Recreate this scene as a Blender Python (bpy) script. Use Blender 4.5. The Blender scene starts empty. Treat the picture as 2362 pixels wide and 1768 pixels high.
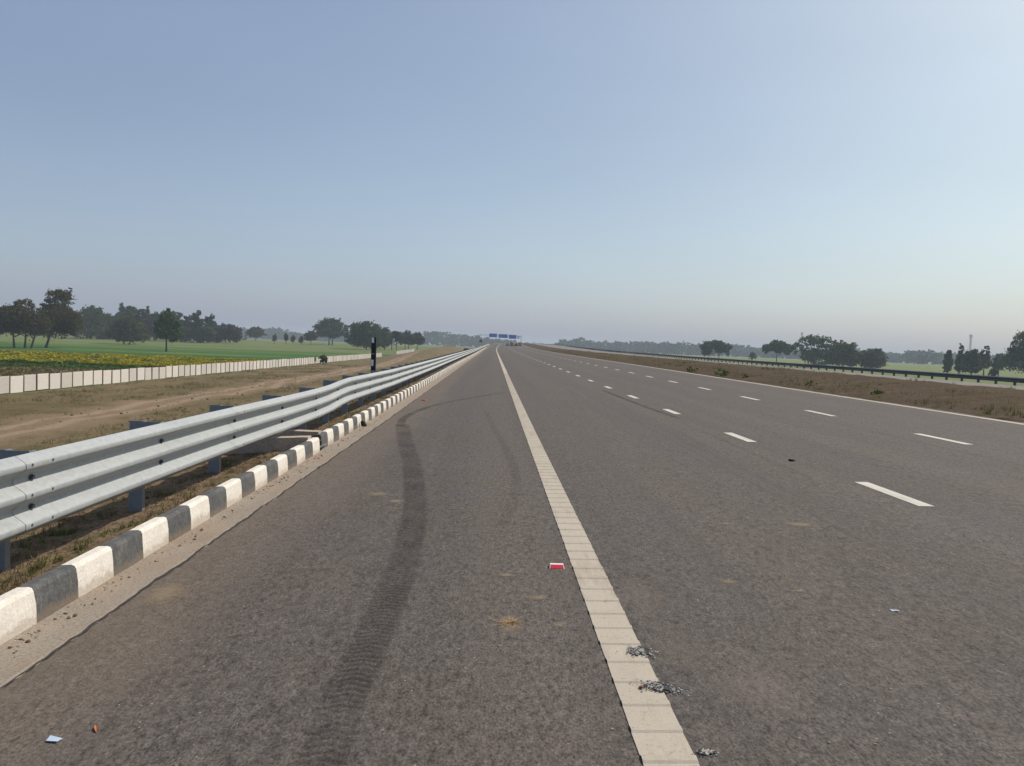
import bpy, math, random
from mathutils import Vector, Matrix, noise as mn
from math import sin, cos, pi, sqrt, radians, degrees, asin

# ------------------------------------------------------------------ camera, world, sun, exposure
SC = bpy.context.scene
COL = SC.collection
CAM_H = 1.53
PSI, TH, ROLL = radians(1.5068), radians(2.7274), radians(2.1)
F_PX, PW, PH = 1750.0, 2362, 1768
_f = Vector((sin(PSI)*cos(TH), cos(PSI)*cos(TH), -sin(TH)))
_r = Vector((cos(PSI), -sin(PSI), 0))
_u = _r.cross(_f)
_R = _r*cos(ROLL) + _u*sin(ROLL)
_U = _u*cos(ROLL) - _r*sin(ROLL)
cd = bpy.data.cameras.new('camera')
cam = bpy.data.objects.new('camera', cd)
COL.objects.link(cam)
cd.sensor_fit = 'HORIZONTAL'
cd.sensor_width = 36.0
cd.lens = F_PX/PW*36.0
cd.clip_start = 0.05
cd.clip_end = 20000
cam.matrix_world = Matrix(((_R.x, _U.x, -_f.x, 0), (_R.y, _U.y, -_f.y, 0), (_R.z, _U.z, -_f.z, CAM_H), (0, 0, 0, 1)))
SC.camera = cam

SUN_AZ = 56.0      # degrees clockwise from the road direction (+Y)
SUN_EL = 48.0
w = bpy.data.worlds.new("World")
SC.world = w
w.use_nodes = True
nt = w.node_tree
nt.nodes.clear()
sky = nt.nodes.new('ShaderNodeTexSky')
sky.sky_type = 'NISHITA'
sky.sun_disc = False
sky.sun_elevation = radians(SUN_EL)
sky.sun_rotation = radians(SUN_AZ)
sky.altitude = 0
sky.air_density = 1.0
sky.dust_density = 3.0
sky.ozone_density = 3.0
bg = nt.nodes.new('ShaderNodeBackground')
bg.inputs[1].default_value = 0.088
wo = nt.nodes.new('ShaderNodeOutputWorld')
veil = nt.nodes.new('ShaderNodeMix')      # thin high haze: an even pale veil over the whole sky
veil.data_type = 'RGBA'; veil.blend_type = 'ADD'; veil.inputs[0].default_value = 1.0
veil.inputs[7].default_value = (1.50, 1.60, 2.80, 1)
tint = nt.nodes.new('ShaderNodeMix'); tint.data_type = 'RGBA'; tint.blend_type = 'MULTIPLY'; tint.inputs[0].default_value = 1.0
tint.inputs[7].default_value = (.88, .95, .77, 1)
nt.links.new(sky.outputs[0], tint.inputs[6]); nt.links.new(tint.outputs[2], veil.inputs[6])
tcw = nt.nodes.new('ShaderNodeTexCoord'); mpw = nt.nodes.new('ShaderNodeMapping'); mpw.inputs['Scale'].default_value = (1, 1, 3.5)
nzw = nt.nodes.new('ShaderNodeTexNoise'); nzw.inputs['Scale'].default_value = 1.6; nzw.inputs['Detail'].default_value = 3
mrw = nt.nodes.new('ShaderNodeMapRange'); mrw.inputs[1].default_value = .3; mrw.inputs[2].default_value = .7; mrw.inputs[3].default_value = .965; mrw.inputs[4].default_value = 1.035
unev = nt.nodes.new('ShaderNodeMix'); unev.data_type = 'RGBA'; unev.blend_type = 'MULTIPLY'; unev.inputs[0].default_value = 1.0
nt.links.new(tcw.outputs['Generated'], mpw.inputs[0]); nt.links.new(mpw.outputs[0], nzw.inputs[0]); nt.links.new(nzw.outputs[0], mrw.inputs[0])
sepw = nt.nodes.new('ShaderNodeSeparateXYZ'); nt.links.new(tcw.outputs['Generated'], sepw.inputs[0])
low = nt.nodes.new('ShaderNodeMapRange'); low.interpolation_type = 'SMOOTHSTEP'
low.inputs[1].default_value = .30; low.inputs[2].default_value = -.02; low.inputs[3].default_value = 0; low.inputs[4].default_value = 1
nt.links.new(sepw.outputs[2], low.inputs[0])
milk = nt.nodes.new('ShaderNodeMix'); milk.data_type = 'RGBA'; milk.blend_type = 'ADD'
milk.inputs[7].default_value = (.90, 1.04, 1.18, 1)
nt.links.new(low.outputs[0], milk.inputs[0]); nt.links.new(veil.outputs[2], milk.inputs[6]); nt.links.new(milk.outputs[2], unev.inputs[6]); nt.links.new(mrw.outputs[0], unev.inputs[7]); nt.links.new(unev.outputs[2], bg.inputs[0])
nt.links.new(bg.outputs[0], wo.inputs[0])

sl = bpy.data.lights.new('sun', 'SUN')
sl.energy = 4.3
sl.angle = radians(0.6)
sl.color = (1.0, 0.93, 0.83)
so = bpy.data.objects.new('sun', sl)
COL.objects.link(so)
_sd = Vector((sin(radians(SUN_AZ))*cos(radians(SUN_EL)), cos(radians(SUN_AZ))*cos(radians(SUN_EL)), sin(radians(SUN_EL))))
so.rotation_euler = _sd.to_track_quat('Z', 'Y').to_euler()
SC.view_settings.view_transform = 'Standard'
SC.view_settings.look = 'None'
SC.view_settings.exposure = 0.0
SC.view_settings.gamma = 1.0

# ------------------------------------------------------------------ helpers
class MB:
    def __init__(s):
        s.v = []; s.f = []; s.m = []
    def quad(s, a, b, c, d, m=0):
        n = len(s.v); s.v += [a, b, c, d]; s.f.append((n, n+1, n+2, n+3)); s.m.append(m)
    def poly(s, pts, m=0):
        n = len(s.v); s.v += list(pts); s.f.append(tuple(range(n, n+len(pts)))); s.m.append(m)
    def box(s, x0, x1, y0, y1, z0, z1, m=0):
        n = len(s.v)
        s.v += [(x0,y0,z0),(x1,y0,z0),(x1,y1,z0),(x0,y1,z0),(x0,y0,z1),(x1,y0,z1),(x1,y1,z1),(x0,y1,z1)]
        for f in ((0,3,2,1),(4,5,6,7),(0,1,5,4),(1,2,6,5),(2,3,7,6),(3,0,4,7)):
            s.f.append(tuple(n+i for i in f)); s.m.append(m)
    def bbox(s, x0, x1, y0, y1, z0, z1, b=.01, m=0):
        """box with chamfered vertical and top edges"""
        rings = [(0, z0), (0, z1-b), (b, z1)]
        n = len(s.v)
        for ins, z in rings:
            c = b
            X0, X1, Y0, Y1 = x0+ins, x1-ins, y0+ins, y1-ins
            s.v += [(X0+c,Y0,z),(X1-c,Y0,z),(X1,Y0+c,z),(X1,Y1-c,z),(X1-c,Y1,z),(X0+c,Y1,z),(X0,Y1-c,z),(X0,Y0+c,z)]
        for k in range(2):
            for i in range(8):
                j = (i+1) % 8
                s.f.append((n+k*8+i, n+k*8+j, n+k*8+8+j, n+k*8+8+i)); s.m.append(m)
        s.f.append(tuple(n+16+i for i in range(8))); s.m.append(m)
        s.f.append(tuple(n+7-i for i in range(8))); s.m.append(m)
    def tube(s, pts, rad, seg=6, m=0, cap=True):
        n0 = len(s.v); P = [Vector(p) for p in pts]
        for i, p in enumerate(P):
            t = (P[min(i+1, len(P)-1)] - P[max(i-1, 0)])
            if t.length < 1e-9: t = Vector((0,0,1))
            t.normalize()
            a = t.cross(Vector((0.31, 0.9, 0.12))) if abs(t.y) < .9 else t.cross(Vector((1, 0, 0)))
            a.normalize(); b = t.cross(a)
            r = rad[i] if isinstance(rad, (list, tuple)) else rad
            for k in range(seg):
                an = 2*pi*k/seg
                s.v.append(tuple(p + a*(r*cos(an)) + b*(r*sin(an))))
        for i in range(len(P)-1):
            for k in range(seg):
                j = (k+1) % seg
                s.f.append((n0+i*seg+k, n0+i*seg+j, n0+(i+1)*seg+j, n0+(i+1)*seg+k)); s.m.append(m)
        if cap:
            s.f.append(tuple(n0+k for k in reversed(range(seg)))); s.m.append(m)
            s.f.append(tuple(n0+(len(P)-1)*seg+k for k in range(seg))); s.m.append(m)
    def lump(s, c, rx, ry, rz, rnd, m=0, seg=6):
        """small irregular stone"""
        n = len(s.v); rings = 3
        s.v.append((c[0], c[1], c[2]-rz))
        for i in range(1, rings+1):
            ph = pi*i/(rings+1)
            for k in range(seg):
                a = 2*pi*k/seg + i*.5; q = rnd.uniform(.75, 1.2)
                s.v.append((c[0]+rx*q*sin(ph)*cos(a), c[1]+ry*q*sin(ph)*sin(a), c[2]-rz*cos(ph)*rnd.uniform(.8, 1.1)))
        s.v.append((c[0], c[1], c[2]+rz))
        for k in range(seg):
            j = (k+1) % seg
            s.f.append((n, n+1+j, n+1+k)); s.m.append(m)
            for i in range(rings-1):
                a = n+1+i*seg
                s.f.append((a+k, a+j, a+seg+j, a+seg+k)); s.m.append(m)
            a = n+1+(rings-1)*seg
            s.f.append((a+k, a+j, n+1+rings*seg)); s.m.append(m)
    def build(s, name, mats, parent=None, smooth=False, uv=None):
        me = bpy.data.meshes.new(name)
        me.from_pydata(s.v, [], s.f)
        if not isinstance(mats, (list, tuple)): mats = [mats]
        for mt in mats: me.materials.append(mt)
        if len(mats) > 1: me.polygons.foreach_set('material_index', s.m)
        if smooth: me.polygons.foreach_set('use_smooth', [True]*len(me.polygons))
        if uv:
            ul = me.uv_layers.new(name='UVMap')
            for lp in me.loops: ul.data[lp.index].uv = uv[lp.vertex_index]
        me.update()
        o = bpy.data.objects.new(name, me)
        COL.objects.link(o)
        if parent: o.parent = parent
        return o

def tag(o, label=None, cat=None, group=None, kind=None):
    if label: o['label'] = label
    if cat: o['category'] = cat
    if group: o['group'] = group
    if kind: o['kind'] = kind
    return o

def thing(name, label, cat, loc=(0,0,0), rz=0, group=None):
    o = bpy.data.objects.new(name, None); COL.objects.link(o)
    o.empty_display_size = .2
    o.location = loc; o.rotation_euler = (0, 0, rz)
    return tag(o, label, cat, group)

def sm(a, b, x):
    t = max(0., min(1., (x-a)/(b-a))); return t*t*(3-2*t)
def lerp_tab(tab, x):
    if x <= tab[0][0]: return tab[0][1]
    for (a, va), (b, vb) in zip(tab, tab[1:]):
        if x <= b: return va + (vb-va)*(x-a)/(b-a)
    return tab[-1][1]

# ------------------------------------------------------------------ the lie of the land (metres)
ETAB = [(0,0),(15,0),(30,.05),(54,.15),(100,.3),(140,.45),(200,.8),(250,1.2),(320,1.9),(420,3.0),(520,3.85),(600,4.25),(660,4.3),(720,4.1),(900,2.5),(1300,0)]
def E(y):            # the carriageway climbs to a crest far ahead
    return lerp_tab(ETAB, y)
def XC(y):           # and swings gently to the right on the way up
    return 6.0*sm(150, 650, y)
def fieldz(x, y):
    if x < 0:
        return -4.2 + 3.0*sm(240, 620, y)
    return -4.2 + 2.6*sm(280, 620, y)
def mound(x, y):
    a = math.exp(-((x+24)/8.0)**2)
    return 3.7*a*sm(170, 300, y)*(1-sm(420, 520, y))
PROF = [(-12.6, None), (-4.4, -.14), (-3.0, -.05), (-2.75, -.01), (-2.55, .03), (-2.36, -.085), (-2.0, -.08), (0, -.05), (6, .07), (11.9, .19), (12.2, .235),
        (14, .42), (17.2, .60), (19.3, .42), (19.6, .26), (26, .14), (35.3, -.01), (36.6, -.2), (39, -1.3), (47, None)]
def groundz(x, y):
    e = E(y); xc = XC(y); fz = fieldz(x, y) + mound(x, y)
    xx = x - xc
    if xx < -4.4:
        z = (e-.14) + (xx+4.4)*.46
        return max(z, fz)
    if xx > 37:
        z = (e-.32) - (xx-37)*.5
        return max(z, fz)
    tab = [p for p in PROF if p[1] is not None]
    return max(e + lerp_tab(tab, xx), fz)

def px_ray(px, py):
    return (_f*F_PX + _R*(px-PW/2) - _U*(py-PH/2)).normalized()
def land(px, py, gz=groundz):
    """where the line of sight of a picture point meets the land"""
    d = px_ray(px, py); t = 2.0
    while t < 1500:
        p = d*t
        if CAM_H + p.z < gz(p.x, p.y): return Vector((p.x, p.y, gz(p.x, p.y)))
        t += max(.02, t*.002)
    p = d*900
    return Vector((p.x, p.y, gz(p.x, p.y)))
def roadpt(px, py, dz=0):
    d = px_ray(px, py); t = CAM_H/(.02*d.x - d.z)
    return Vector((t*d.x, t*d.y, .02*t*d.x + dz))

# ------------------------------------------------------------------ materials
def mat(name):
    m = bpy.data.materials.new(name); m.use_nodes = True
    n = m.node_tree; n.nodes.clear()
    out = n.nodes.new('ShaderNodeOutputMaterial')
    b = n.nodes.new('ShaderNodeBsdfPrincipled')
    n.links.new(b.outputs[0], out.inputs[0])
    return m, n, b
def N(n, t, **k):
    nd = n.nodes.new(t)
    for a, v in k.items():
        if a.startswith('i_'):
            key = a[2:]; key = int(key) if key.isdigit() else key.replace('_', ' ')
            nd.inputs[key].default_value = v
        else: setattr(nd, a, v)
    return nd
def L(n, a, b): n.links.new(a, b)
def noise_tex(n, scale, detail=3, rough=.55, vec=None, w3=None, dist=0.):
    t = N(n, 'ShaderNodeTexNoise'); t.inputs['Scale'].default_value = scale
    t.inputs['Detail'].default_value = detail; t.inputs['Roughness'].default_value = rough
    t.inputs['Distortion'].default_value = dist
    if w3:
        mp = N(n, 'ShaderNodeMapping'); mp.inputs['Scale'].default_value = w3; L(n, vec, mp.inputs[0]); L(n, mp.outputs[0], t.inputs[0])
    elif vec: L(n, vec, t.inputs[0])
    return t
def ramp(n, src, stops):
    r = N(n, 'ShaderNodeValToRGB'); el = r.color_ramp.elements
    while len(el) < len(stops): el.new(.5)
    for e, (p, c) in zip(el, stops):
        e.position = p
        e.color = (*c, 1) if isinstance(c, (tuple, list)) else (c, c, c, 1)
    L(n, src, r.inputs[0]); return r
def mix(n, fac, a, b, mode='MIX'):
    m = N(n, 'ShaderNodeMix'); m.data_type = 'RGBA'; m.blend_type = mode
    for s, v in ((0, fac), (6, a), (7, b)):
        if hasattr(v, 'links'): L(n, v, m.inputs[s])
        elif isinstance(v, (int, float)): m.inputs[s].default_value = v if s == 0 else (v, v, v, 1)
        else: m.inputs[s].default_value = (*v, 1)
    return m.outputs[2]
def mathn(n, op, a, b=None, c=None):
    m = N(n, 'ShaderNodeMath'); m.operation = op
    for i, v in enumerate((a, b, c)):
        if v is None: continue
        if hasattr(v, 'links'): L(n, v, m.inputs[i])
        else: m.inputs[i].default_value = v
    return m.outputs[0]
def pos(n): return N(n, 'ShaderNodeNewGeometry').outputs['Position']
def bump(n, b, h, strength=.3, dist=.01):
    k = N(n, 'ShaderNodeBump'); k.inputs['Strength'].default_value = strength; k.inputs['Distance'].default_value = dist
    L(n, h, k.inputs['Height']); L(n, k.outputs[0], b.inputs['Normal'])
def setc(b, col, rough=.8, metal=0., spec=.3):
    if hasattr(col, 'links'): b.id_data.links.new(col, b.inputs['Base Color'])
    else: b.inputs['Base Color'].default_value = (*col, 1)
    b.inputs['Roughness'].default_value = rough; b.inputs['Metallic'].default_value = metal
    b.inputs['Specular IOR Level'].default_value = spec
def flat(name, col, rough=.8, metal=0., var=.25, scale=8., spec=.3):
    m, n, b = mat(name)
    tc = N(n, 'ShaderNodeTexCoord').outputs['Object']
    t = noise_tex(n, scale, 4, .6, tc)
    c = mix(n, t.outputs[0], tuple(x*(1-var) for x in col), tuple(min(1, x*(1+var)) for x in col))
    setc(b, c, rough, metal, spec); return m

def asphalt(name, light, brown, near=True):
    m, n, b = mat(name); P = pos(n)
    fine = noise_tex(n, 95, 2, .6, P, (1, .6, 1))
    mid = noise_tex(n, 32, 3, .65, P, (1, .5, 1)); crs = noise_tex(n, 12, 3, .6, P, (1, .5, 1))
    big = noise_tex(n, .55, 4, .6, P)
    streak = noise_tex(n, 1.0, 4, .6, P, (1.6, .045, 1))
    blot = noise_tex(n, 3.2, 3, .6, P)
    base = mix(n, ramp(n, big.outputs[0], [(.35, 0.), (.65, 1.)]).outputs[0], light, brown)
    base = mix(n, ramp(n, streak.outputs[0], [(.35, .0), (.72, .34)]).outputs[0], base, (light[0]*.62, light[1]*.6, light[2]*.6))
    base = mix(n, ramp(n, blot.outputs[0], [(.55, 0.), (.8, .16)]).outputs[0], base, (brown[0]*1.35, brown[1]*1.3, brown[2]*1.2))
    # polished wheel paths, a paving seam and oil drips run along the lanes
    sx0 = N(n, 'ShaderNodeSeparateXYZ'); L(n, P, sx0.inputs[0])
    wob = noise_tex(n, 1.0, 3, .6, P, (.5, .09, 1))
    xw = mathn(n, 'ADD', sx0.outputs[0], mathn(n, 'MULTIPLY_ADD', wob.outputs[0], .9, -.45))
    wp = mathn(n, 'COSINE', mathn(n, 'MULTIPLY', mathn(n, 'ADD', xw, -.2), 2*pi/1.86))
    base = mix(n, mathn(n, 'MULTIPLY', ramp(n, wp, [(.1, 0.), (.95, 1.)]).outputs[0], mathn(n, 'MULTIPLY', wob.outputs[0], .42)), base, (brown[0]*1.28, brown[1]*1.25, brown[2]*1.22))
    lp = noise_tex(n, 1.0, 5, .7, P, (3.2, .12, 1), .4)
    base = mix(n, ramp(n, lp.outputs[0], [(.56, 0.), (.74, .45)]).outputs[0], base, (light[0]*.60, light[1]*.57, light[2]*.56))
    for sx_, sw in ((3.05, .018), (7.4, .02)):
        sm_ = mathn(n, 'ABSOLUTE', mathn(n, 'SUBTRACT', mathn(n, 'ADD', sx0.outputs[0], mathn(n, 'MULTIPLY_ADD', blot.outputs[0], .05, -.025)), sx_))
        base = mix(n, mathn(n, 'MULTIPLY', ramp(n, mathn(n, 'DIVIDE', sm_, sw*2), [(.3, 1.), (1., 0.)]).outputs[0], mathn(n, 'MULTIPLY', blot.outputs[0], .6)), base, (.05, .043, .04))
    sp = ramp(n, fine.outputs[0], [(.30, .42), (.43, .85), (.55, 1.07), (.70, 1.45)])
    sp2 = ramp(n, mid.outputs[0], [(.30, .50), (.42, .88), (.55, 1.06), (.72, 1.34)])
    c = mix(n, 1.0, base, sp.outputs[0], 'MULTIPLY'); c = mix(n, 1.0, c, sp2.outputs[0], 'MULTIPLY'); c = mix(n, 1.0, c, ramp(n, crs.outputs[0], [(.30, .80), (.42, .97), (.58, 1.02), (.72, 1.10)]).outputs[0], 'MULTIPLY')
    # pale chippings
    vo = N(n, 'ShaderNodeTexVoronoi'); vo.inputs['Scale'].default_value = 26; L(n, P, vo.inputs[0])
    chip = ramp(n, vo.outputs['Distance'], [(.0, 1.), (.10, 1.), (.16, 0.)])
    rnd = N(n, 'ShaderNodeSeparateColor'); L(n, vo.outputs['Color'], rnd.inputs[0])
    msk = mathn(n, 'MULTIPLY', chip.outputs[0], mathn(n, 'GREATER_THAN', rnd.outputs[0], .93))
    c = mix(n, mathn(n, 'MULTIPLY', msk, .7), c, (.34, .29, .22))
    # windblown dust along the left edge
    sx = N(n, 'ShaderNodeSeparateXYZ'); L(n, P, sx.inputs[0])
    dn = noise_tex(n, 1.3, 5, .65, P, (1, .35, 1))
    edge = mathn(n, 'MULTIPLY_ADD', sx.outputs[0], -1.0, -1.15)
    edge = mathn(n, 'ADD', edge, mathn(n, 'MULTIPLY_ADD', dn.outputs[0], 1.6, -.9))
    if near: c = mix(n, mathn(n, 'MULTIPLY', ramp(n, edge, [(.0, 0.), (.9, 1.)]).outputs[0], .28), c, (.20, .15, .105))
    setc(b, c, .9, 0, .2)
    h = mathn(n, 'ADD', fine.outputs[0], mathn(n, 'MULTIPLY', mid.outputs[0], .8))
    bump(n, b, h, .55, .006)
    return m
M = {}
M['asphalt'] = asphalt('asphalt', (.096, .084, .076), (.097, .081, .068))
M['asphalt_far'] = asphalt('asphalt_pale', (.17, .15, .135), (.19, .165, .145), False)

def mark_mat(name, col, wear):
    m, n, b = mat(name); P = pos(n)
    a = noise_tex(n, 30, 5, .7, P); d = noise_tex(n, 3, 4, .6, P); g = noise_tex(n, 140, 2, .6, P)
    c = mix(n, d.outputs[0], tuple(x*.86 for x in col), tuple(x*1.08 for x in col))
    c = mix(n, ramp(n, a.outputs[0], [(.58, 0.), (.75, wear)]).outputs[0], c, (.16, .13, .105))
    c = mix(n, .5, c, ramp(n, g.outputs[0], [(.3, .7), (.6, 1.)]).outputs[0], 'MULTIPLY')
    sc_ = noise_tex(n, 2.2, 5, .7, P, (3, .5, 1)); c = mix(n, ramp(n, sc_.outputs[0], [(.50, 0.), (.70, .55)]).outputs[0], c, (col[0]*.55, col[1]*.52, col[2]*.48))
    setc(b, c, .8, 0, .25); bump(n, b, a.outputs[0], .3, .003); return m
M['marking'] = mark_mat('thermoplastic', (.43, .375, .30), .9)
M['marking_white'] = mark_mat('dash_paint', (.55, .51, .44), .6)

def concrete_dust():
    m, n, b = mat('dusty_concrete'); P = pos(n)
    a = noise_tex(n, 5, 6, .7, P, (1, .5, 1)); f = noise_tex(n, 60, 3, .6, P); q = noise_tex(n, 1.1, 4, .6, P)
    c = mix(n, a.outputs[0], (.18, .15, .12), (.33, .28, .225))
    c = mix(n, ramp(n, q.outputs[0], [(.45, 0.), (.7, .6)]).outputs[0], c, (.27, .19, .13))
    c = mix(n, .6, c, ramp(n, f.outputs[0], [(.3, .55), (.6, 1.1)]).outputs[0], 'MULTIPLY')
    setc(b, c, .95, 0, .15); bump(n, b, f.outputs[0], .5, .006); return m
M['gutter'] = concrete_dust()

def kerb_mat(name, col, dirt, amt, grain=.2):
    m, n, b = mat(name); P = pos(n)
    a = noise_tex(n, 9, 6, .75, P, (1, 1, .6)); f = noise_tex(n, 55, 4, .65, P); s = noise_tex(n, 22, 4, .6, P, (1, 1, .25))
    c = mix(n, ramp(n, a.outputs[0], [(.42, 0.), (.78, amt)]).outputs[0], col, dirt)
    c = mix(n, grain, c, ramp(n, f.outputs[0], [(.3, .3), (.62, 1.2)]).outputs[0], 'MULTIPLY')
    c = mix(n, ramp(n, s.outputs[0], [(.55, 0.), (.8, amt*.8)]).outputs[0], c, dirt)
    if 'precast' in name:
        oi = N(n, 'ShaderNodeObjectInfo'); c = mix(n, 1.0, c, ramp(n, oi.outputs['Random'], [(.0, .80), (.5, .96), (1., 1.05)]).outputs[0], 'MULTIPLY')
    if 'kerb' in name:      # mud splashed up from the gutter
        sz = N(n, 'ShaderNodeSeparateXYZ'); L(n, P, sz.inputs[0])
        hh = mathn(n, 'ADD', mathn(n, 'MULTIPLY', sz.outputs[2], 9.), mathn(n, 'MULTIPLY_ADD', a.outputs[0], 2.2, -1.0))
        c = mix(n, ramp(n, hh, [(-.0, .45), (.30, 0.)]).outputs[0], c, (.24, .17, .11))
    setc(b, c, .8, 0, .25); bump(n, b, f.outputs[0], .5, .008); return m
M['kerb_white'] = kerb_mat('kerb_white_paint', (.70, .65, .58), (.42, .33, .24), .35)
M['kerb_black'] = kerb_mat('kerb_black_paint', (.075, .078, .08), (.22, .20, .175), .6, .5)
M['kerb_bare'] = kerb_mat('kerb_bare_concrete', (.40, .33, .26), (.25, .17, .11), .6, .5)

def steel(name, col, rough, metal=.55, dirt=.25):
    m, n, b = mat(name); tc = pos(n)
    a = noise_tex(n, 3.5, 5, .65, tc, (1, .3, 1)); f = noise_tex(n, 26, 4, .6, tc); v = N(n, 'ShaderNodeTexVoronoi'); v.inputs['Scale'].default_value = 34; L(n, tc, v.inputs[0])
    c = mix(n, a.outputs[0], tuple(x*.82 for x in col), tuple(min(1, x*1.12) for x in col))
    vb = N(n, 'ShaderNodeRGBToBW'); L(n, v.outputs['Color'], vb.inputs[0]); c = mix(n, .22, c, ramp(n, vb.outputs[0], [(.2, .62), (.8, 1.15)]).outputs[0], 'MULTIPLY')
    c = mix(n, ramp(n, f.outputs[0], [(.56, 0.), (.8, dirt)]).outputs[0], c, (.28, .22, .16))
    setc(b, c, rough, metal, .5)
    r = ramp(n, a.outputs[0], [(.3, rough-.1), (.7, rough+.12)]); L(n, r.outputs[0], b.inputs['Roughness'])
    bump(n, b, a.outputs[0], .08, .01)
    return m
M['galv'] = steel('galvanised_steel', (.335, .35, .352), .62, .18, .45)
M['shaded_steel'] = steel('shaded_rail_steel', (.10, .115, .135), .6, .3)  # darker steel colour that carries the shade on the far guardrail
M['galv_post'] = steel('galvanised_post', (.23, .26, .29), .55, .45)
M['bolt'] = flat('bolt_steel', (.10, .11, .13), .5, .6)

def verge_mat(name, cols, sc=1.0):
    """dry soil with patches of dead and living grass"""
    m, n, b = mat(name); P = pos(n)
    a = noise_tex(n, .9*sc, 6, .7, P); g = noise_tex(n, 3.0*sc, 6, .75, P, None, .6); f = noise_tex(n, 26*sc, 4, .7, P); f2 = noise_tex(n, 9*sc, 5, .7, P)
    c = mix(n, ramp(n, a.outputs[0], [(.38, 0.), (.62, 1.)]).outputs[0], cols[0], cols[1])
    c = mix(n, ramp(n, g.outputs[0], [(.48, 0.), (.60, .9)]).outputs[0], c, cols[2])
    c = mix(n, ramp(n, f2.outputs[0], [(.52, 0.), (.68, .7)]).outputs[0], c, cols[3])
    c = mix(n, .8, c, ramp(n, f.outputs[0], [(.3, .35), (.5, .95), (.7, 1.45)]).outputs[0], 'MULTIPLY')
    setc(b, c, 1.0, 0, .1)
    h = mathn(n, 'ADD', mathn(n, 'MULTIPLY', f2.outputs[0], 2.), f.outputs[0])
    bump(n, b, h, .9, .03); return m
M['verge'] = verge_mat('verge_soil', [(.19, .125, .078), (.23, .16, .10), (.14, .115, .05), (.085, .065, .035)])
M['median'] = verge_mat('median_soil', [(.070, .045, .027), (.094, .061, .039), (.064, .054, .020), (.030, .019, .012)], .55)

def land_mat():
    m, n, b = mat('farmland'); P = pos(n)
    sx = N(n, 'ShaderNodeSeparateXYZ'); L(n, P, sx.inputs[0])
    X, Y = sx.outputs[0], sx.outputs[1]
    # --- the strip between the road and the boundary wall: dry grass, soil
    a = noise_tex(n, .11, 6, .68, P, (1, .45, 1)); g = noise_tex(n, .55, 6, .7, P, (1, .6, 1)); f = noise_tex(n, 3.2, 5, .75, P)
    dry = mix(n, ramp(n, a.outputs[0], [(.36, 0.), (.62, 1.)]).outputs[0], (.125, .096, .048), (.175, .13, .076))
    dry = mix(n, ramp(n, g.outputs[0], [(.47, 0.), (.64, .85)]).outputs[0], dry, (.085, .074, .028))
    dry = mix(n, ramp(n, f.outputs[0], [(.53, 0.), (.72, .7)]).outputs[0], dry, (.075, .055, .028))
    wob = noise_tex(n, .035, 4, .6, P)
    trk = mathn(n, 'ABSOLUTE', mathn(n, 'ADD', mathn(n, 'ADD', X, 27.3), mathn(n, 'MULTIPLY_ADD', wob.outputs[0], 7., -3.5)))
    wdt = mathn(n, 'MULTIPLY_ADD', g.outputs[0], 2.6, -1.3)
    tr = ramp(n, mathn(n, 'DIVIDE', mathn(n, 'ADD', trk, wdt), 5.0), [(.35, 1.), (.62, 0.)])
    rut = mathn(n, 'ABSOLUTE', mathn(n, 'SUBTRACT', trk, 1.0))
    dirt = mix(n, ramp(n, rut, [(.2, 0.), (.6, 1.)]).outputs[0], (.27, .20, .135), (.20, .142, .09))
    dirt = mix(n, ramp(n, f.outputs[0], [(.55, 0.), (.75, .5)]).outputs[0], dirt, (.17, .12, .07))
    dry = mix(n, mathn(n, 'MULTIPLY', tr.outputs[0], .9), dry, dirt)
    # --- fields: long strips across the view
    n1 = noise_tex(n, 1.0, 3, .5, P, (.004, .030, 1)); n2 = noise_tex(n, 1.0, 4, .6, P, (.02, .16, 1)); n3 = noise_tex(n, .5, 5, .7, P)
    green = ramp(n, n1.outputs[0], [(.30, (.045, .10, .018)), (.42, (.028, .085, .014)), (.5, (.036, .105, .018)), (.56, (.11, .15, .035)), (.60, (.030, .090, .015)), (.75, (.055, .115, .022))])
    green = mix(n, ramp(n, n2.outputs[0], [(.45, 0.), (.7, .45)]).outputs[0], green.outputs[0], (.105, .125, .045))
    green = mix(n, .5, green, ramp(n, n3.outputs[0], [(.3, .55), (.65, 1.3)]).outputs[0], 'MULTIPLY')
    pale = mix(n, n2.outputs[0], (.10, .14, .045), (.19, .20, .075))
    right = ramp(n, mathn(n, 'DIVIDE', X, 100.), [(.40, 0.), (.46, 1.)])
    farp = ramp(n, mathn(n, 'DIVIDE', mathn(n, 'ADD', Y, mathn(n, 'MULTIPLY', n2.outputs[0], 60.)), 1000.), [(.345, 0.), (.365, 1.)])
    green = mix(n, mathn(n, 'MULTIPLY', farp.outputs[0], .62), green, mix(n, n2.outputs[0], (.10, .125, .04), (.20, .19, .085)))
    gf = mix(n, mathn(n, 'MULTIPLY', right.outputs[0], .75), green, pale)
    # tan stubble patch before the mustard
    st = mathn(n, 'MULTIPLY', mathn(n, 'MULTIPLY', mathn(n, 'GREATER_THAN', Y, 60.), mathn(n, 'LESS_THAN', mathn(n, 'ADD', Y, mathn(n, 'MULTIPLY', n3.outputs[0], 8.)), 113.)), mathn(n, 'LESS_THAN', X, -48.))
    gf = mix(n, mathn(n, 'MULTIPLY', st, ramp(n, n3.outputs[0], [(.35, .2), (.6, .95)]).outputs[0]), gf, (.24, .20, .085))
    inside = mathn(n, 'MULTIPLY', mathn(n, 'GREATER_THAN', X, -42.3), mathn(n, 'LESS_THAN', X, 44.))
    c = mix(n, inside, gf, dry)
    setc(b, c, 1.0, 0, .08)
    bump(n, b, mathn(n, 'ADD', f.outputs[0], g.outputs[0]), .8, .15)
    return m
M['land'] = land_mat()

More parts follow.
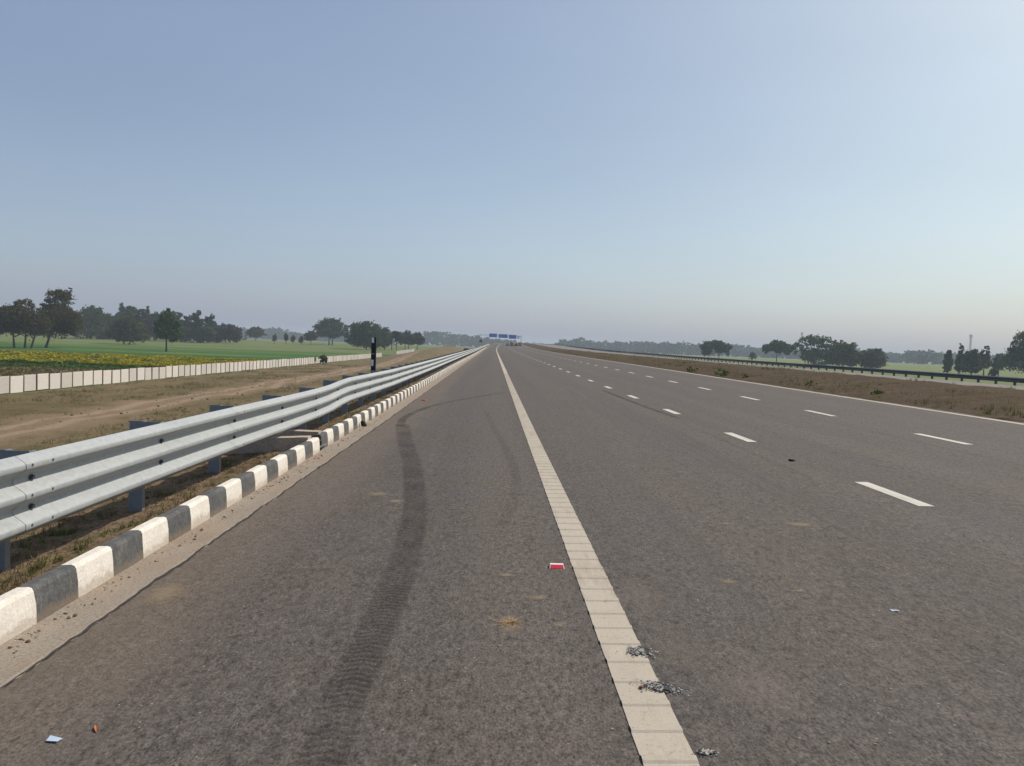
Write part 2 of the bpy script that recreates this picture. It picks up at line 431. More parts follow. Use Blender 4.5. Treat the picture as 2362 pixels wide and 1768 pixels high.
def leaf_mat(name, c1, c2, c3=None, tr=.38):
    m, n, b = mat(name)
    P = pos(n)
    t = noise_tex(n, .35, 3, .6, P); q = noise_tex(n, 1.7, 3, .6, P)
    c = mix(n, ramp(n, t.outputs[0], [(.38, 0.), (.62, 1.)]).outputs[0], c1, c2)
    if c3: c = mix(n, ramp(n, q.outputs[0], [(.5, 0.), (.68, .8)]).outputs[0], c, c3)
    setc(b, c, .75, 0, .2)
    tb = N(n, 'ShaderNodeBsdfTranslucent'); L(n, c, tb.inputs[0])
    ms = N(n, 'ShaderNodeMixShader'); ms.inputs[0].default_value = tr
    L(n, b.outputs[0], ms.inputs[1]); L(n, tb.outputs[0], ms.inputs[2])
    out = [x for x in n.nodes if x.type == 'OUTPUT_MATERIAL'][0]
    L(n, ms.outputs[0], out.inputs[0]); return m
M['leaf_olive'] = leaf_mat('leaves_olive', (.058, .062, .018), (.085, .07, .026), (.10, .095, .024))
M['leaf_dark'] = leaf_mat('leaves_dark', (.036, .068, .022), (.058, .09, .028), (.09, .108, .034))
M['leaf_mid'] = leaf_mat('leaves_mid', (.05, .075, .022), (.08, .095, .028), (.11, .115, .035))
M['leaf_bright'] = leaf_mat('leaves_bright', (.045, .09, .02), (.07, .115, .025), (.10, .12, .03))
M['leaf_purple'] = leaf_mat('leaves_bare', (.05, .045, .04), (.07, .055, .05), (.04, .05, .03))
M['grass'] = leaf_mat('grass_green', (.05, .105, .016), (.08, .13, .024), (.12, .12, .045), .3)
M['drygrass'] = leaf_mat('grass_dry', (.16, .125, .055), (.20, .16, .075), (.11, .10, .04), .3)
M['mustard'] = leaf_mat('mustard_bloom', (.42, .34, .012), (.33, .29, .02), (.12, .15, .025), .3)
M['bark'] = flat('bark', (.075, .058, .042), .95, 0, .4, 3)
M['wall_white'] = kerb_mat('whitewashed_precast', (.66, .61, .56), (.40, .33, .25), .5, .35)
M['wall_post'] = flat('precast_post', (.12, .095, .075), .9, 0, .3, 6)
M['black'] = flat('black_paint', (.012, .012, .015), .55, 0, .3, 20)
M['reflect'] = flat('reflective_white', (.82, .85, .92), .35, 0, .08, 20, .5)
M['red'] = flat('red_reflector', (.62, .012, .03), .3, 0, .1, 40, .6)
M['white_plastic'] = flat('white_plastic', (.66, .62, .58), .5, 0, .08, 30, .4)
M['stone'] = flat('stone', (.30, .25, .20), .9, 0, .5, 40)
M['clod'] = flat('soil_clod', (.16, .095, .06), 1., 0, .4, 40)
M['chipstone'] = flat('broken_aggregate', (.33, .33, .31), .8, 0, .75, 60)
M['tar'] = flat('broken_tar', (.035, .034, .034), .9, 0, .5, 90)
M['straw'] = flat('straw', (.36, .24, .11), .9, 0, .4, 60)
M['paper'] = flat('blue_scrap', (.42, .50, .62), .5, 0, .1, 30)
M['leaf_dead'] = flat('dead_leaf', (.34, .13, .05), .8, 0, .3, 60)
M['sign_blue'] = flat('sign_blue', (.0, .13, .52), .45, 0, .06, 1)
M['sign_red'] = flat('sign_red', (.30, .03, .03), .5, 0, .1, 3)
M['sign_white'] = flat('sign_white', (.75, .78, .8), .5, 0, .05, 3)
M['grey_steel'] = flat('painted_steel', (.30, .33, .35), .6, .2, .1, 2)
M['car_blue'] = flat('car_paint', (.03, .045, .12), .3, .2, .08, 2, .6)
M['glass'] = flat('dark_glass', (.02, .025, .03), .1, 0, .1, 2, .6)
M['rubber'] = flat('rubber', (.02, .02, .02), .9, 0, .3, 9)
M['chute'] = kerb_mat('chute_concrete', (.44, .37, .30), (.24, .17, .11), .6, .5)
M['chute_in'] = kerb_mat('chute_bed', (.17, .18, .185), (.22, .17, .12), .5, .4)
M['sand'] = flat('sand', (.30, .235, .16), 1., 0, .25, 20)
M['pile'] = flat('earth_pile', (.26, .215, .17), 1., 0, .35, 1.5)

def decal(name, col, alpha, sc=1.0, tread=0., stretch=(1, 1)):
    """thin film on the road, broken up and fading at its edges (UV u across, v along in metres)"""
    m, n, b = mat(name)
    uv = N(n, 'ShaderNodeTexCoord').outputs['UV']; P = pos(n)
    s = N(n, 'ShaderNodeSeparateXYZ'); L(n, uv, s.inputs[0])
    cu = mathn(n, 'ABSOLUTE', mathn(n, 'MULTIPLY_ADD', s.outputs[0], 2., -1.))
    nz = noise_tex(n, 26*sc, 4, .7, P)
    e = mathn(n, 'ADD', cu, mathn(n, 'MULTIPLY_ADD', nz.outputs[0], .5, -.25))
    a = ramp(n, e, [(.74, 1.), (1.0, 0.)]).outputs[0]
    a = mathn(n, 'MULTIPLY', a, ramp(n, nz.outputs[0], [(.30, .55), (.6, 1.)]).outputs[0])
    big = noise_tex(n, 1.5, 3, .6, P)
    a = mathn(n, 'MULTIPLY', a, ramp(n, big.outputs[0], [(.32, .30), (.6, 1.)]).outputs[0])
    if tread:
        wv = mathn(n, 'SINE', mathn(n, 'ADD', mathn(n, 'MULTIPLY', s.outputs[1], 2*pi/.052), mathn(n, 'MULTIPLY', mathn(n, 'SINE', mathn(n, 'MULTIPLY', s.outputs[0], 9.)), 1.6)))
        tm = ramp(n, mathn(n, 'ADD', mathn(n, 'MULTIPLY', wv, .5), mathn(n, 'MULTIPLY_ADD', nz.outputs[0], .9, .05)), [(.25, 1.-tread), (.75, 1.)])
        a = mathn(n, 'MULTIPLY', a, tm.outputs[0])
    a = mathn(n, 'MULTIPLY', a, alpha)
    if hasattr(col, 'links') is False: setc(b, col, .85, 0, .2)
    tb = N(n, 'ShaderNodeBsdfTransparent')
    ms = N(n, 'ShaderNodeMixShader'); L(n, a, ms.inputs[0]); L(n, tb.outputs[0], ms.inputs[1]); L(n, b.outputs[0], ms.inputs[2])
    out = [x for x in n.nodes if x.type == 'OUTPUT_MATERIAL'][0]
    L(n, ms.outputs[0], out.inputs[0]); return m
M['tyre_mark'] = decal('tyre_rubber', (.034, .027, .025), .52, 1., .75)
M['tyre_faint'] = decal('tyre_rubber_faint', (.04, .032, .03), .12)
M['skid'] = decal('skid_rubber', (.03, .027, .026), .42)

def dust_decal(name, col, alpha):
    """round film: alpha falls off from the centre of the UV square"""
    m, n, b = mat(name)
    uv = N(n, 'ShaderNodeTexCoord').outputs['UV']; P = pos(n)
    s = N(n, 'ShaderNodeSeparateXYZ'); L(n, uv, s.inputs[0])
    u = mathn(n, 'MULTIPLY_ADD', s.outputs[0], 2., -1.); v = mathn(n, 'MULTIPLY_ADD', s.outputs[1], 2., -1.)
    r = mathn(n, 'SQRT', mathn(n, 'ADD', mathn(n, 'MULTIPLY', u, u), mathn(n, 'MULTIPLY', v, v)))
    nz = noise_tex(n, 22, 5, .7, P)
    a = ramp(n, mathn(n, 'ADD', r, mathn(n, 'MULTIPLY_ADD', nz.outputs[0], 1.2, -.6)), [(.25, 1.), (.85, 0.)]).outputs[0]
    a = mathn(n, 'MULTIPLY', a, alpha)
    setc(b, col, .95, 0, .1)
    tb = N(n, 'ShaderNodeBsdfTransparent')
    ms = N(n, 'ShaderNodeMixShader'); L(n, a, ms.inputs[0]); L(n, tb.outputs[0], ms.inputs[1]); L(n, b.outputs[0], ms.inputs[2])
    out = [x for x in n.nodes if x.type == 'OUTPUT_MATERIAL'][0]
    L(n, ms.outputs[0], out.inputs[0]); return m
M['dust'] = dust_decal('dust_film', (.30, .235, .16), .5)
M['dust_pale'] = dust_decal('pale_film', (.30, .25, .20), .16)

def ys(y0, y1, s0=.3, g=1.04, smax=12.):
    out = [y0]; s = s0
    while out[-1] < y1:
        out.append(min(y1, out[-1]+s)); s = min(smax, max(s0, (out[-1]-y0)*.02+s0) * 1.0)
    return out

# ------------------------------------------------------------------ the setting
rng = random.Random(5)
# one ground sheet out to the horizon
gx = [-6000, -3500, -2000, -1200, -800, -600, -450, -350, -280, -220, -180, -150, -120, -100, -85, -70, -60, -52, -46, -42, -39, -36, -33, -30, -28, -26, -24, -22, -20, -18, -16, -14, -12.6, -11, -9, -7, -5.5, -4.8, -4.4, -3.8, -3.4, -3.0, -2.75, -2.36, -2.0, 0, 6, 11.9, 12.6, 14, 15.5, 17.2, 18.4, 19.3, 19.9, 26, 33.8, 35.4, 35.7, 36.6, 37.2, 38, 39, 41, 43, 45, 47, 48, 56, 66, 80, 95, 115, 140, 170, 210, 260, 330, 420, 550, 700, 1000, 1500, 2500, 6000]
gy = [-60, -20, -5, 0]
while gy[-1] < 80: gy.append(gy[-1]+1.6)
while gy[-1] < 800: gy.append(gy[-1]+ max(2., gy[-1]*.02))
gy += [850, 900, 1000, 1150, 1350, 1700, 2300, 3200, 4500, 6500]
g = MB(); W_ = len(gx)
for j, y in enumerate(gy):
    for x in gx:
        xx = x + (XC(y) if -14 < x < 48 else 0)
        if x > 11.9 and x < 19.5: lift = -.03
        elif x < -2.4 and x > -13: lift = -.03
        elif -2.4 <= x <= 35.5: lift = -.12
        else: lift = 0
        z = groundz(xx, y) + lift
        if x < -13 and x > -42: z += .28*(mn.noise(Vector((x*.35, y*.16, 0))) + .5*mn.noise(Vector((x*.9, y*.5, 3)))) * sm(-13, -17, x)
        if abs(x) > 43 and y < 1300: z += .12*mn.noise(Vector((x*.02, y*.05, 7)))
        g.v.append((xx, y, z))
for j in range(len(gy)-1):
    for i in range(W_-1):
        a = j*W_+i; g.f.append((a, a+1, a+W_+1, a+W_)); g.m.append(0)
tag(g.build('ground', M['land'], smooth=True), 'flat farmland with green strips of crops and dry grass beside the road', kind='structure')

def strip(name, xs, ylist, mt, label, zf=None, dz=0., kind='structure', disp=0., dsc=3., smooth=True):
    s = MB(); n = len(xs)
    for y in ylist:
        for i, x in enumerate(xs):
            z = (zf(x, y) if zf else .02*x + E(y)) + dz
            ed = 0 if i in (0, n-1) else 1
            if disp: z += ed*disp*(mn.noise(Vector((x*dsc, y*dsc, 1.3))) + .6*mn.noise(Vector((x*dsc*2.7, y*dsc*2.7, 5)))+ .35*mn.noise(Vector((x*dsc*7, y*dsc*7, 5))))
            s.v.append((x+XC(y), y, z))
    for j in range(len(ylist)-1):
        for i in range(n-1):
            a = j*n+i; s.f.append((a, a+1, a+n+1, a+n)); s.m.append(0)
    return tag(s.build(name, mt, smooth=smooth), label, kind=kind)

# main carriageway, its left edge broken and 25 mm above the gutter
s = MB()
YA = [-8.]
while YA[-1] < 700: YA.append(YA[-1] + (.06 if 2 < YA[-1] < 14 else .2 if YA[-1] < 40 else max(.5, YA[-1]*.015)))
for y in YA:
    j = .022*mn.noise(Vector((y*2.2, 0, 0))) + .016*mn.noise(Vector((y*9, 4, 0))) + .008*mn.noise(Vector((y*31, 7, 0)))
    e = E(y); xc = XC(y)
    s.v += [(-2.092+j+xc, y, -.16+e), (-2.085+j+xc, y, -.0417+e), (0+xc, y, e), (6+xc, y, .12+e), (12.05+xc, y, .241+e), (12.06+xc, y, .15+e)]
for q in range(len(YA)-1):
    for i in range(5):
        a = q*6+i; s.f.append((a, a+1, a+7, a+6)); s.m.append(0)
tag(s.build('road', M['asphalt'], smooth=False), 'wide grey-brown asphalt carriageway', kind='structure')
# opposite carriageway, falling away beyond the median
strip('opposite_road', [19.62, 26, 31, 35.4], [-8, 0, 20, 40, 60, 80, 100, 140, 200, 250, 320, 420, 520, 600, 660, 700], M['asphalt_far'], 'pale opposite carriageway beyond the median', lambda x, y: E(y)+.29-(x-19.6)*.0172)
# gutter: concrete strip under the kerb
Yg = [-4+.1*i for i in range(200)] + [16+.6*i for i in range(100)] + [76+4*i for i in range(60)]
strip('gutter', [-2.40, -2.3, -2.2, -2.13, -2.112, -2.110], Yg, M['gutter'], 'narrow dusty concrete gutter beside the kerb', lambda x, y: E(y)+.02*x-.004+(.014 if x < -2.35 else 0)-(.09 if x > -2.111 else 0), disp=.006, dsc=9)
s = MB(); Yj = [2+.035*i for i in range(500)] + [19.5+.5*i for i in range(160)]
for y in Yj:
    a = .010*mn.noise(Vector((y*3.1, 0, 4)))+.006*mn.noise(Vector((y*14, 0, 4))); b = max(.004, .011+.014*mn.noise(Vector((y*1.3, 8, 4)))+.008*mn.noise(Vector((y*17, 8, 4))))
    jx = .022*mn.noise(Vector((y*2.2, 0, 0)))+.016*mn.noise(Vector((y*9, 4, 0)))
    x0, x1 = -2.092+jx-b*.6, -2.092+jx+b; s.v += [(x0, y, .02*x0+E(y)+.0065), (x1, y, .02*x1+E(y)+.0055)]
for i in range(len(Yj)-1): s.f.append((2*i, 2*i+1, 2*i+3, 2*i+2)); s.m.append(0)
tag(s.build('joint', M['tar']), 'ragged dark bitumen joint between gutter and asphalt', kind='structure')
# verge behind the kerb
xs_v = [-2.44-.05*i for i in range(20)] + [-3.42-.13*i for i in range(24)]
Yv = [.5+.07*i for i in range(240)] + [17.3+.3*i for i in range(120)] + [53.3+2*i for i in range(80)]
strip('verge', xs_v, Yv, M['verge'], 'dry brown earth verge with dead grass behind the kerb', lambda x, y: E(y) + (lerp_tab([(-8, -1.78), (-4.4, -.12), (-3.0, -.03), (-2.7, .03), (-2.5, .09), (-2.44, .08)], x)), disp=.028, dsc=4)
# median
xs_m = [11.95, 12.0, 12.12, 12.3, 12.6, 13, 13.4, 13.9, 14.4, 15, 15.6, 16.2, 16.8, 17.3, 17.8, 18.3, 18.8, 19.2, 19.5, 19.68]
Ym = [3+.35*i for i in range(230)] + [83.5+1.5*i for i in range(120)] + [265+8*i for i in range(55)]
strip('median', xs_m, Ym, M['median'], 'raised strip of brown soil and thin grass between the carriageways', lambda x, y: E(y)+lerp_tab([(11.95, .22), (12.3, .27), (14, .43), (17.3, .70), (18.8, .60), (19.5, .38), (19.68, .28)], x), disp=.075, dsc=.9)

# --- painted markings, sheets 4 mm proud
def ribbed_line(x0, x1, y0, y1, name, label):
    s = MB(); y = y0; k = 0; pitch = .222
    def row(y, h):
        j = .004*mn.noise(Vector((y*7, 2, 0)))+.004*mn.noise(Vector((y*29, 2, 0)))
        e = E(y)+h; xc = XC(y)
        s.v.extend([(x0+j+xc, y, .02*x0+e), (x1+j+xc, y, .02*x1+e)])
    while y < y1:
        if y < 40:
            row(y, .004); row(y+.155, .004); row(y+.168, .010); row(y+.202, .011); row(y+.210, .004); y += pitch
        else:
            row(y, .005); y += max(1, y*.02)
    for i in range(len(s.v)//2-1):
        s.f.append((2*i, 2*i+1, 2*i+3, 2*i+2)); s.m.append(0)
    return tag(s.build(name, M['marking']), label, kind='structure')
ribbed_line(.605, .812, 1.0, 420, 'edge_line', 'continuous ribbed cream edge line')
s = MB(); y = 4
ye = [y]
while ye[-1] < 420: ye.append(ye[-1]+max(.5, ye[-1]*.015))
for y in ye: s.v += [(11.62+XC(y), y, .2324+E(y)+.004), (11.82+XC(y), y, .2364+E(y)+.004)]
for i in range(len(ye)-1): s.f.append((2*i, 2*i+1, 2*i+3, 2*i+2)); s.m.append(0)
tag(s.build('edge_line', M['marking']), 'thin cream edge line along the median', kind='structure')
s = MB()
for x, w_, ph in ((4.385, .16, 0.), (8.10, .15, .15)):
    for k in range(-1, 70):
        y0 = 7.41+ph+5.11*k; y1 = y0+1.36
        if x > 8: y1 = y0+1.5; y0 -= .1
        n = 6
        for q in range(n):
            a, b_ = y0+(y1-y0)*q/n, y0+(y1-y0)*(q+1)/n
            s.quad((x-w_/2+XC(a), a, .02*(x-w_/2)+E(a)+.004), (x+w_/2+XC(a), a, .02*(x+w_/2)+E(a)+.004), (x+w_/2+XC(b_), b_, .02*(x+w_/2)+E(b_)+.004), (x-w_/2+XC(b_), b_, .02*(x-w_/2)+E(b_)+.004))
tag(s.build('lane_dashes', M['marking_white']), 'two rows of short white lane dashes', kind='structure')

# --- tyre marks and dust films
def catmull(P, n=10):
    P = [Vector(p) for p in P]; out = []
    Q = [P[0]*2-P[1]] + P + [P[-1]*2-P[-2]]
    for i in range(1, len(Q)-2):
        for k in range(n):
            t = k/n; a, b, c, d = Q[i-1], Q[i], Q[i+1], Q[i+2]
            out.append(.5*((2*b)+(c-a)*t+(2*a-5*b+4*c-d)*t*t+(3*b-a-3*c+d)*t*t*t))
    out.append(P[-1]); return out
def mark(name, pts, wid, mt, label, lift=.004):
    C_ = catmull([(x, y, 0) for x, y in pts]); s = MB(); uv = []; l = 0
    for i, p in enumerate(C_):
        t = (C_[min(i+1, len(C_)-1)]-C_[max(i-1, 0)]).normalized(); nrm = Vector((t.y, -t.x, 0))
        if i: l += (p-C_[i-1]).length
        wd = wid if not isinstance(wid, (list, tuple)) else wid[0]+(wid[1]-wid[0])*i/(len(C_)-1)
        for sg, u in ((-1, 0.), (1, 1.)):
            q = p+nrm*sg*wd/2; s.v.append((q.x, q.y, .02*q.x+E(q.y)+lift)); uv.append((u, l))
    for i in range(len(C_)-1): s.f.append((2*i, 2*i+1, 2*i+3, 2*i+2)); s.m.append(0)
    return tag(s.build(name, mt, uv=uv), label, kind='structure')
mark('tyre_mark', [(-.575, 2.3), (-.575, 2.7), (-.585, 3.3), (-.572, 3.9), (-.57, 4.96), (-.60, 6.0), (-.72, 7.5), (-1.0, 9.75), (-1.4, 12.4), (-1.70, 14.6)], (.20, .30), M['tyre_mark'], 'dark curved tyre track with tread pattern on the shoulder')
mark('tyre_mark', [(-1.68, 14.2), (-1.80, 15.6), (-1.72, 17.2), (-1.36, 19.4), (-.55, 22.0), (.43, 24.6)], (.20, .12), M['skid'], 'thin dark scrape curving right across the shoulder')
mark('tyre_mark', [(-.1, 17.5), (.05, 14.2), (.23, 11.5), (.32, 8.9), (.25, 7.5), (.13, 6.4)], .13, M['tyre_faint'], 'faint tyre track beside the edge line', .0035)
mark('tyre_mark', [(3.90, 26.5), (3.95, 23), (4.02, 19.5), (4.14, 16.5)], (.16, .14), M['skid'], 'straight dark skid mark in the middle lane')
def film(x, y, rx, ry, mt, label, a=0., name='dust_patch'):
    s = MB(); uv = []
    for u, v in ((0, 0), (1, 0), (1, 1), (0, 1)):
        du, dv = (u-.5)*2*rx, (v-.5)*2*ry
        X, Y = x+du*cos(a)-dv*sin(a), y+du*sin(a)+dv*cos(a)
        s.v.append((X, Y, .02*X+E(Y)+.0045)); uv.append((u, v))
    s.f.append((0, 1, 2, 3)); s.m.append(0)
    tag(s.build(name, mt, uv=uv), label, kind='structure')
film(-1.93, 4.58, .16, .30, M['dust'], 'patch of tan sand at the asphalt edge', .1)
film(.15, 4.10, .10, .20, M['dust'], 'tan dust below the tuft of straw')
film(1.25, 3.35, .30, .42, M['dust_pale'], 'pale dusty scuff right of the edge line')
film(1.0, 3.75, .24, .30, M['dust_pale'], 'pale dusty scuff around the broken line edge')
film(.95, 4.55, .22, .5, M['dust_pale'], 'faint dusty scuff beside the edge line')
for i, (x, y, rx, ry) in enumerate([(2.76, 6.56, .18, .12), (1.61, 4.9, .07, .07), (2.1, 6.55, .06, .05), (2.0, 4.72, .05, .04), (-1.12, 7.7, .16, .14), (-.9, 7.35, .1, .1), (.15, 5.0, .07, .05), (.33, 4.55, .09, .06), (.42, 4.1, .05, .06), (-.2, 4.6, .1, .12), (2.4, 9.3, .2, .15), (-.3, 9.6, .14, .16)]):
    film(x, y, rx, ry, M['dust'] if i < 9 else M['dust_pale'], 'small tan soil smear on the asphalt')

# ------------------------------------------------------------------ kerbs
KP = [(-2.385, -.10), (-2.392, .06), (-2.402, .135), (-2.412, .152), (-2.43, .158), (-2.49, .155), (-2.505, .145), (-2.515, -.1)]
def kerb(name, label, y0, y1, first_black, shift, rag0=False, cat='kerb'):
    s = MB(); per = .415; np_ = len(KP)
    rows = []; y = y0; blk = first_black; kk = 0
    while y < y1:
        stp = per if y < 60 else per
        for q in range(4):
            rows.append((y+per*q/4, blk, q))
        y += per; blk = not blk
    rows.append((y, blk, 0))
    for (yy, b_, q) in rows:
        jx = .004*mn.noise(Vector((yy*1.7, 9, 0)))
        for (x, z) in KP:
            r = .003*mn.noise(Vector((x*30, yy*8, z*30)))
            s.v.append((x+shift+jx+r+XC(yy), yy + .01*mn.noise(Vector((z*25, yy*3, 1)))*(1 if q == 0 else 0), z+E(yy)+r))
    for i in range(len(rows)-1):
        for k in range(np_-1):
            a = i*np_+k
            s.f.append((a, a+np_, a+np_+1, a+1)); s.m.append(1 if rows[i][1] else 0)
    s.f.append(tuple(range(np_))); s.m.append(1 if rows[0][1] else 0)
    a = (len(rows)-1)*np_; s.f.append(tuple(a+k for k in reversed(range(np_)))); s.m.append(1 if rows[-2][1] else 0)
    o = s.build(name, [M['kerb_white'], M['kerb_black']])
    return tag(o, label, cat)
kerb('painted_kerb', 'near run of black and white painted kerb, before the drain gap', 4.05-.415*6, 4.05+.415*16-.3, True, 0)
kerb('painted_kerb', 'far run of black and white painted kerb, beyond the drain gap', 11.0, 230, True, -.045)
# drainage chute through the gap
t = thing('drain_chute', 'concrete drain chute running from the kerb gap down under the guardrail', 'drain', (-2.5, 10.85, 0))
def czf(d): return .06-.03*d - (.42*(d-1.9) if d > 1.9 else 0)
for sg, nm in ((-1, 'side_wall'), (1, 'side_wall')):
    s = MB()
    D = [0, .12, .35, .75, 1.2, 1.9, 2.5, 4.5, 7]
    for d in D:
        wd = .22 + .10*sm(0, .35, d) if d < .35 else .32
        z = czf(d)+.13; y_ = sg*wd
        s.v += [(-d, y_, z-.4), (-d, y_, z), (-d, y_+sg*.20, z), (-d, y_+sg*.20, z-.4)]
    for i in range(len(D)-1):
        for k in range(3):
            a = 4*i+k; s.f.append((a, a+1, a+5, a+4) if sg > 0 else (a, a+4, a+5, a+1)); s.m.append(0)
    s.f.append((0, 1, 2, 3)); s.m.append(0)
    s.build(nm, M['chute'], t)
s = MB()
for d in [-.1, .35, .75, 1.9, 2.5, 4.5, 7]:
    z = czf(d)-.06; s.v += [(-d, -.33, z), (-d, .33, z)]
for i in range(6): s.f.append((2*i, 2*i+1, 2*i+3, 2*i+2)); s.m.append(0)
s.build('chute_bed', M['chute_in'], t)

# ------------------------------------------------------------------ guardrails
TP = [(.0, .015), (.04, .075), (.052, .083), (.078, .083), (.09, .075), (.138, .006), (.150, 0), (.168, 0), (.180, .006), (.228, .075), (.240, .083), (.266, .083), (.278, .075),
      (.326, .006), (.338, 0), (.356, 0), (.368, .006), (.416, .075), (.428, .083), (.454, .083), (.466, .075), (.506, .015)]
def smoothprof(P):
    for _ in range(1):
        Q = [P[0]]
        for a, b in zip(P, P[1:]):
            Q += [(a[0]*.75+b[0]*.25, a[1]*.75+b[1]*.25), (a[0]*.25+b[0]*.75, a[1]*.25+b[1]*.75)]
        Q.append(P[-1]); P = Q
    return P
TPS = smoothprof(TP)
def beam(parent, path, side, y0, y1, prof, step=.95, mt='galv'):
    """three-wave rail between two y positions; path(y) -> x, top z; side +1: waves face +x"""
    s = MB(); n = max(1, int(round((y1-y0)/step))); P = prof
    loop = [(z, u) for z, u in P] + [(z, u-.005) for z, u in reversed(P)]
    m_ = len(loop)
    for i in range(n+1):
        y = y0+(y1-y0)*i/n; x, top = path(y)
        for z, u in loop: s.v.append((x + side*(u-.083), y, top-.506+z))
    for i in range(n):
        for k in range(m_):
            a, b = i*m_+k, i*m_+(k+1) % m_
            s.f.append((a, b, b+m_, a+m_) if side > 0 else (a, a+m_, b+m_, b)); s.m.append(0)
    s.f.append(tuple(range(m_))); s.m.append(0)
    s.f.append(tuple(n*m_+k for k in reversed(range(m_)))); s.m.append(0)
    return s.build('rail_beam', M[mt], parent)
LT = [(0, .752), (5, .748), (8, .738), (10.5, .727), (12.4, .728), (13.6, .745), (15.2, .782), (17, .77), (22, .73), (40, .70), (60, .70), (400, .72)]
LX = [(0, -2.84), (9, -2.84), (11.5, -2.81), (13.2, -2.79), (15.0, -2.85), (18, -2.84), (400, -2.84)]
def lpath(y): return lerp_tab(LX, y)+XC(y), lerp_tab(LT, y)+E(y)
gr = thing('guardrail', 'galvanised three-wave steel guardrail with a slight bend, along the left shoulder', 'guardrail', (0, 0, 0))
def pmesh(side, h_up, h_dn, tall, name):
    """C-channel post with web towards the viewer and a flange on the road side"""
    s = MB()
    x0, x1 = (-.12, 0) if side > 0 else (0, .16)
    s.box(x0, x1, .0, .006, -h_dn, h_up)
    s.box(x0, x0+.006, .006, .055, -h_dn, h_up); s.box(x1-.006, x1, .006, .055, -h_dn, h_up)
    o = s.build(name, M['galv_post'], None); me = o.data; bpy.data.objects.remove(o); return me
postm = pmesh(1, .0, 1.1, 1, 'post'); 
s = MB(); s.box(-.15, 0, 0, .006, -.36, .0); s.box(-.15, -.144, .006, .07, -.36, 0); s.box(-.006, 0, .006, .07, -.36, 0)
o = s.build('spacer_block', M['galv_post']); spacem = o.data; bpy.data.objects.remove(o)
s = MB()
s.tube([(-.080, 0, 0), (-.058, 0, 0)], .016, 6)
s.tube([(-.084, 0, 0), (-.077, 0, 0)], .024, 8)
o = s.build('bolt', M['bolt']); boltm = o.data; bpy.data.objects.remove(o)
s = MB(); s.tube([(-.012, 0, 0), (.004, 0, 0)], .009, 6)
o = s.build('splice_bolt', M['bolt']); splicem = o.data; bpy.data.objects.remove(o)
def inst(me, name, parent, loc):
    o = bpy.data.objects.new(name, me); COL.objects.link(o); o.parent = parent; o.location = loc; return o
y = 4.87-1.9*2; k = 0; ring = []
while y < 170:
    x, top = lpath(y)
    inst(spacem, 'spacer_block', gr, (x-.083, y, top+.008))
    inst(postm, 'post', gr, (x-.233, y, top+.012))
    if y < 32:
        for dz in (-.159, -.347): inst(boltm, 'bolt', gr, (x, y+.01, top+dz))
    y += 1.9; k += 1
yy = 4.87-3.8
while yy < 168:
    b_ = beam(gr, lpath, 1, yy+.12, yy+3.8+.12, TPS)
    # the next beam laps over this one at the splice
    if yy < 26:
        for dy in (-.11, .11):
            for dz in (-.060, -.250, -.438):
                inst(splicem, 'splice_bolt', gr, (lpath(yy)[0]+.002, yy+dy, lpath(yy)[1]+dz))
    yy += 3.8
    if yy > 60: break
s_far = beam(gr, lpath, 1, yy+.12, 300, TPS, 4.)
# short lap plates at the splices
yy = 4.87-3.8
while yy < 34:
    s = MB(); loop = [(z, u+.0022) for z, u in TPS]+[(z, u+.0006) for z, u in reversed(TPS)]; m_ = len(loop)
    for q, y in enumerate((yy-.17, yy+.17)):
        x, top = lpath(y)
        for z, u in loop: s.v.append((x+(u-.083)+.001, y, top-.506+z))
    for kk in range(m_): s.f.append((kk, (kk+1) % m_, (kk+1) % m_+m_, kk+m_)); s.m.append(0)
    s.f.append(tuple(range(m_))); s.m.append(0); s.f.append(tuple(m_+q for q in reversed(range(m_)))); s.m.append(0)
    s.build('splice_plate', M['galv'], gr)
    yy += 3.8

# opposite barrier, seen from its road side; its shade is put into the steel colour
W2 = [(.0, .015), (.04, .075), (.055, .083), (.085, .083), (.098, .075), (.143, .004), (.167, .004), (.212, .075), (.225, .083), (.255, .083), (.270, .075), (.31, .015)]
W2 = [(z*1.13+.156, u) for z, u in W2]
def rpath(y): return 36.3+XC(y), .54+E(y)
gb = thing('guardrail', 'long shade-darkened steel guardrail on the far side of the opposite carriageway', 'guardrail', (0, 0, 0))
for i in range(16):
    beam(gb, rpath, -1, 30+i*16, 30+(i+1)*16, W2, 4., 'shaded_steel')
beam(gb, rpath, -1, 286, 700, W2, 12., 'shaded_steel')
s = MB(); s.box(.09, .25, 0, .01, -1.2, .01); s.box(.083, .095, 0, .07, -.6, 0); s.box(.24, .25, 0, .07, -1.2, .01)
o = s.build('post', M['shaded_steel']); rpm = o.data; bpy.data.objects.remove(o)
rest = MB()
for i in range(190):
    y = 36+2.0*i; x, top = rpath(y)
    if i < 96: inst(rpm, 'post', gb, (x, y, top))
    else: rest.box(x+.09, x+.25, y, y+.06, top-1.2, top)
tag(rest.build('post', M['shaded_steel'], gb), kind='stuff')

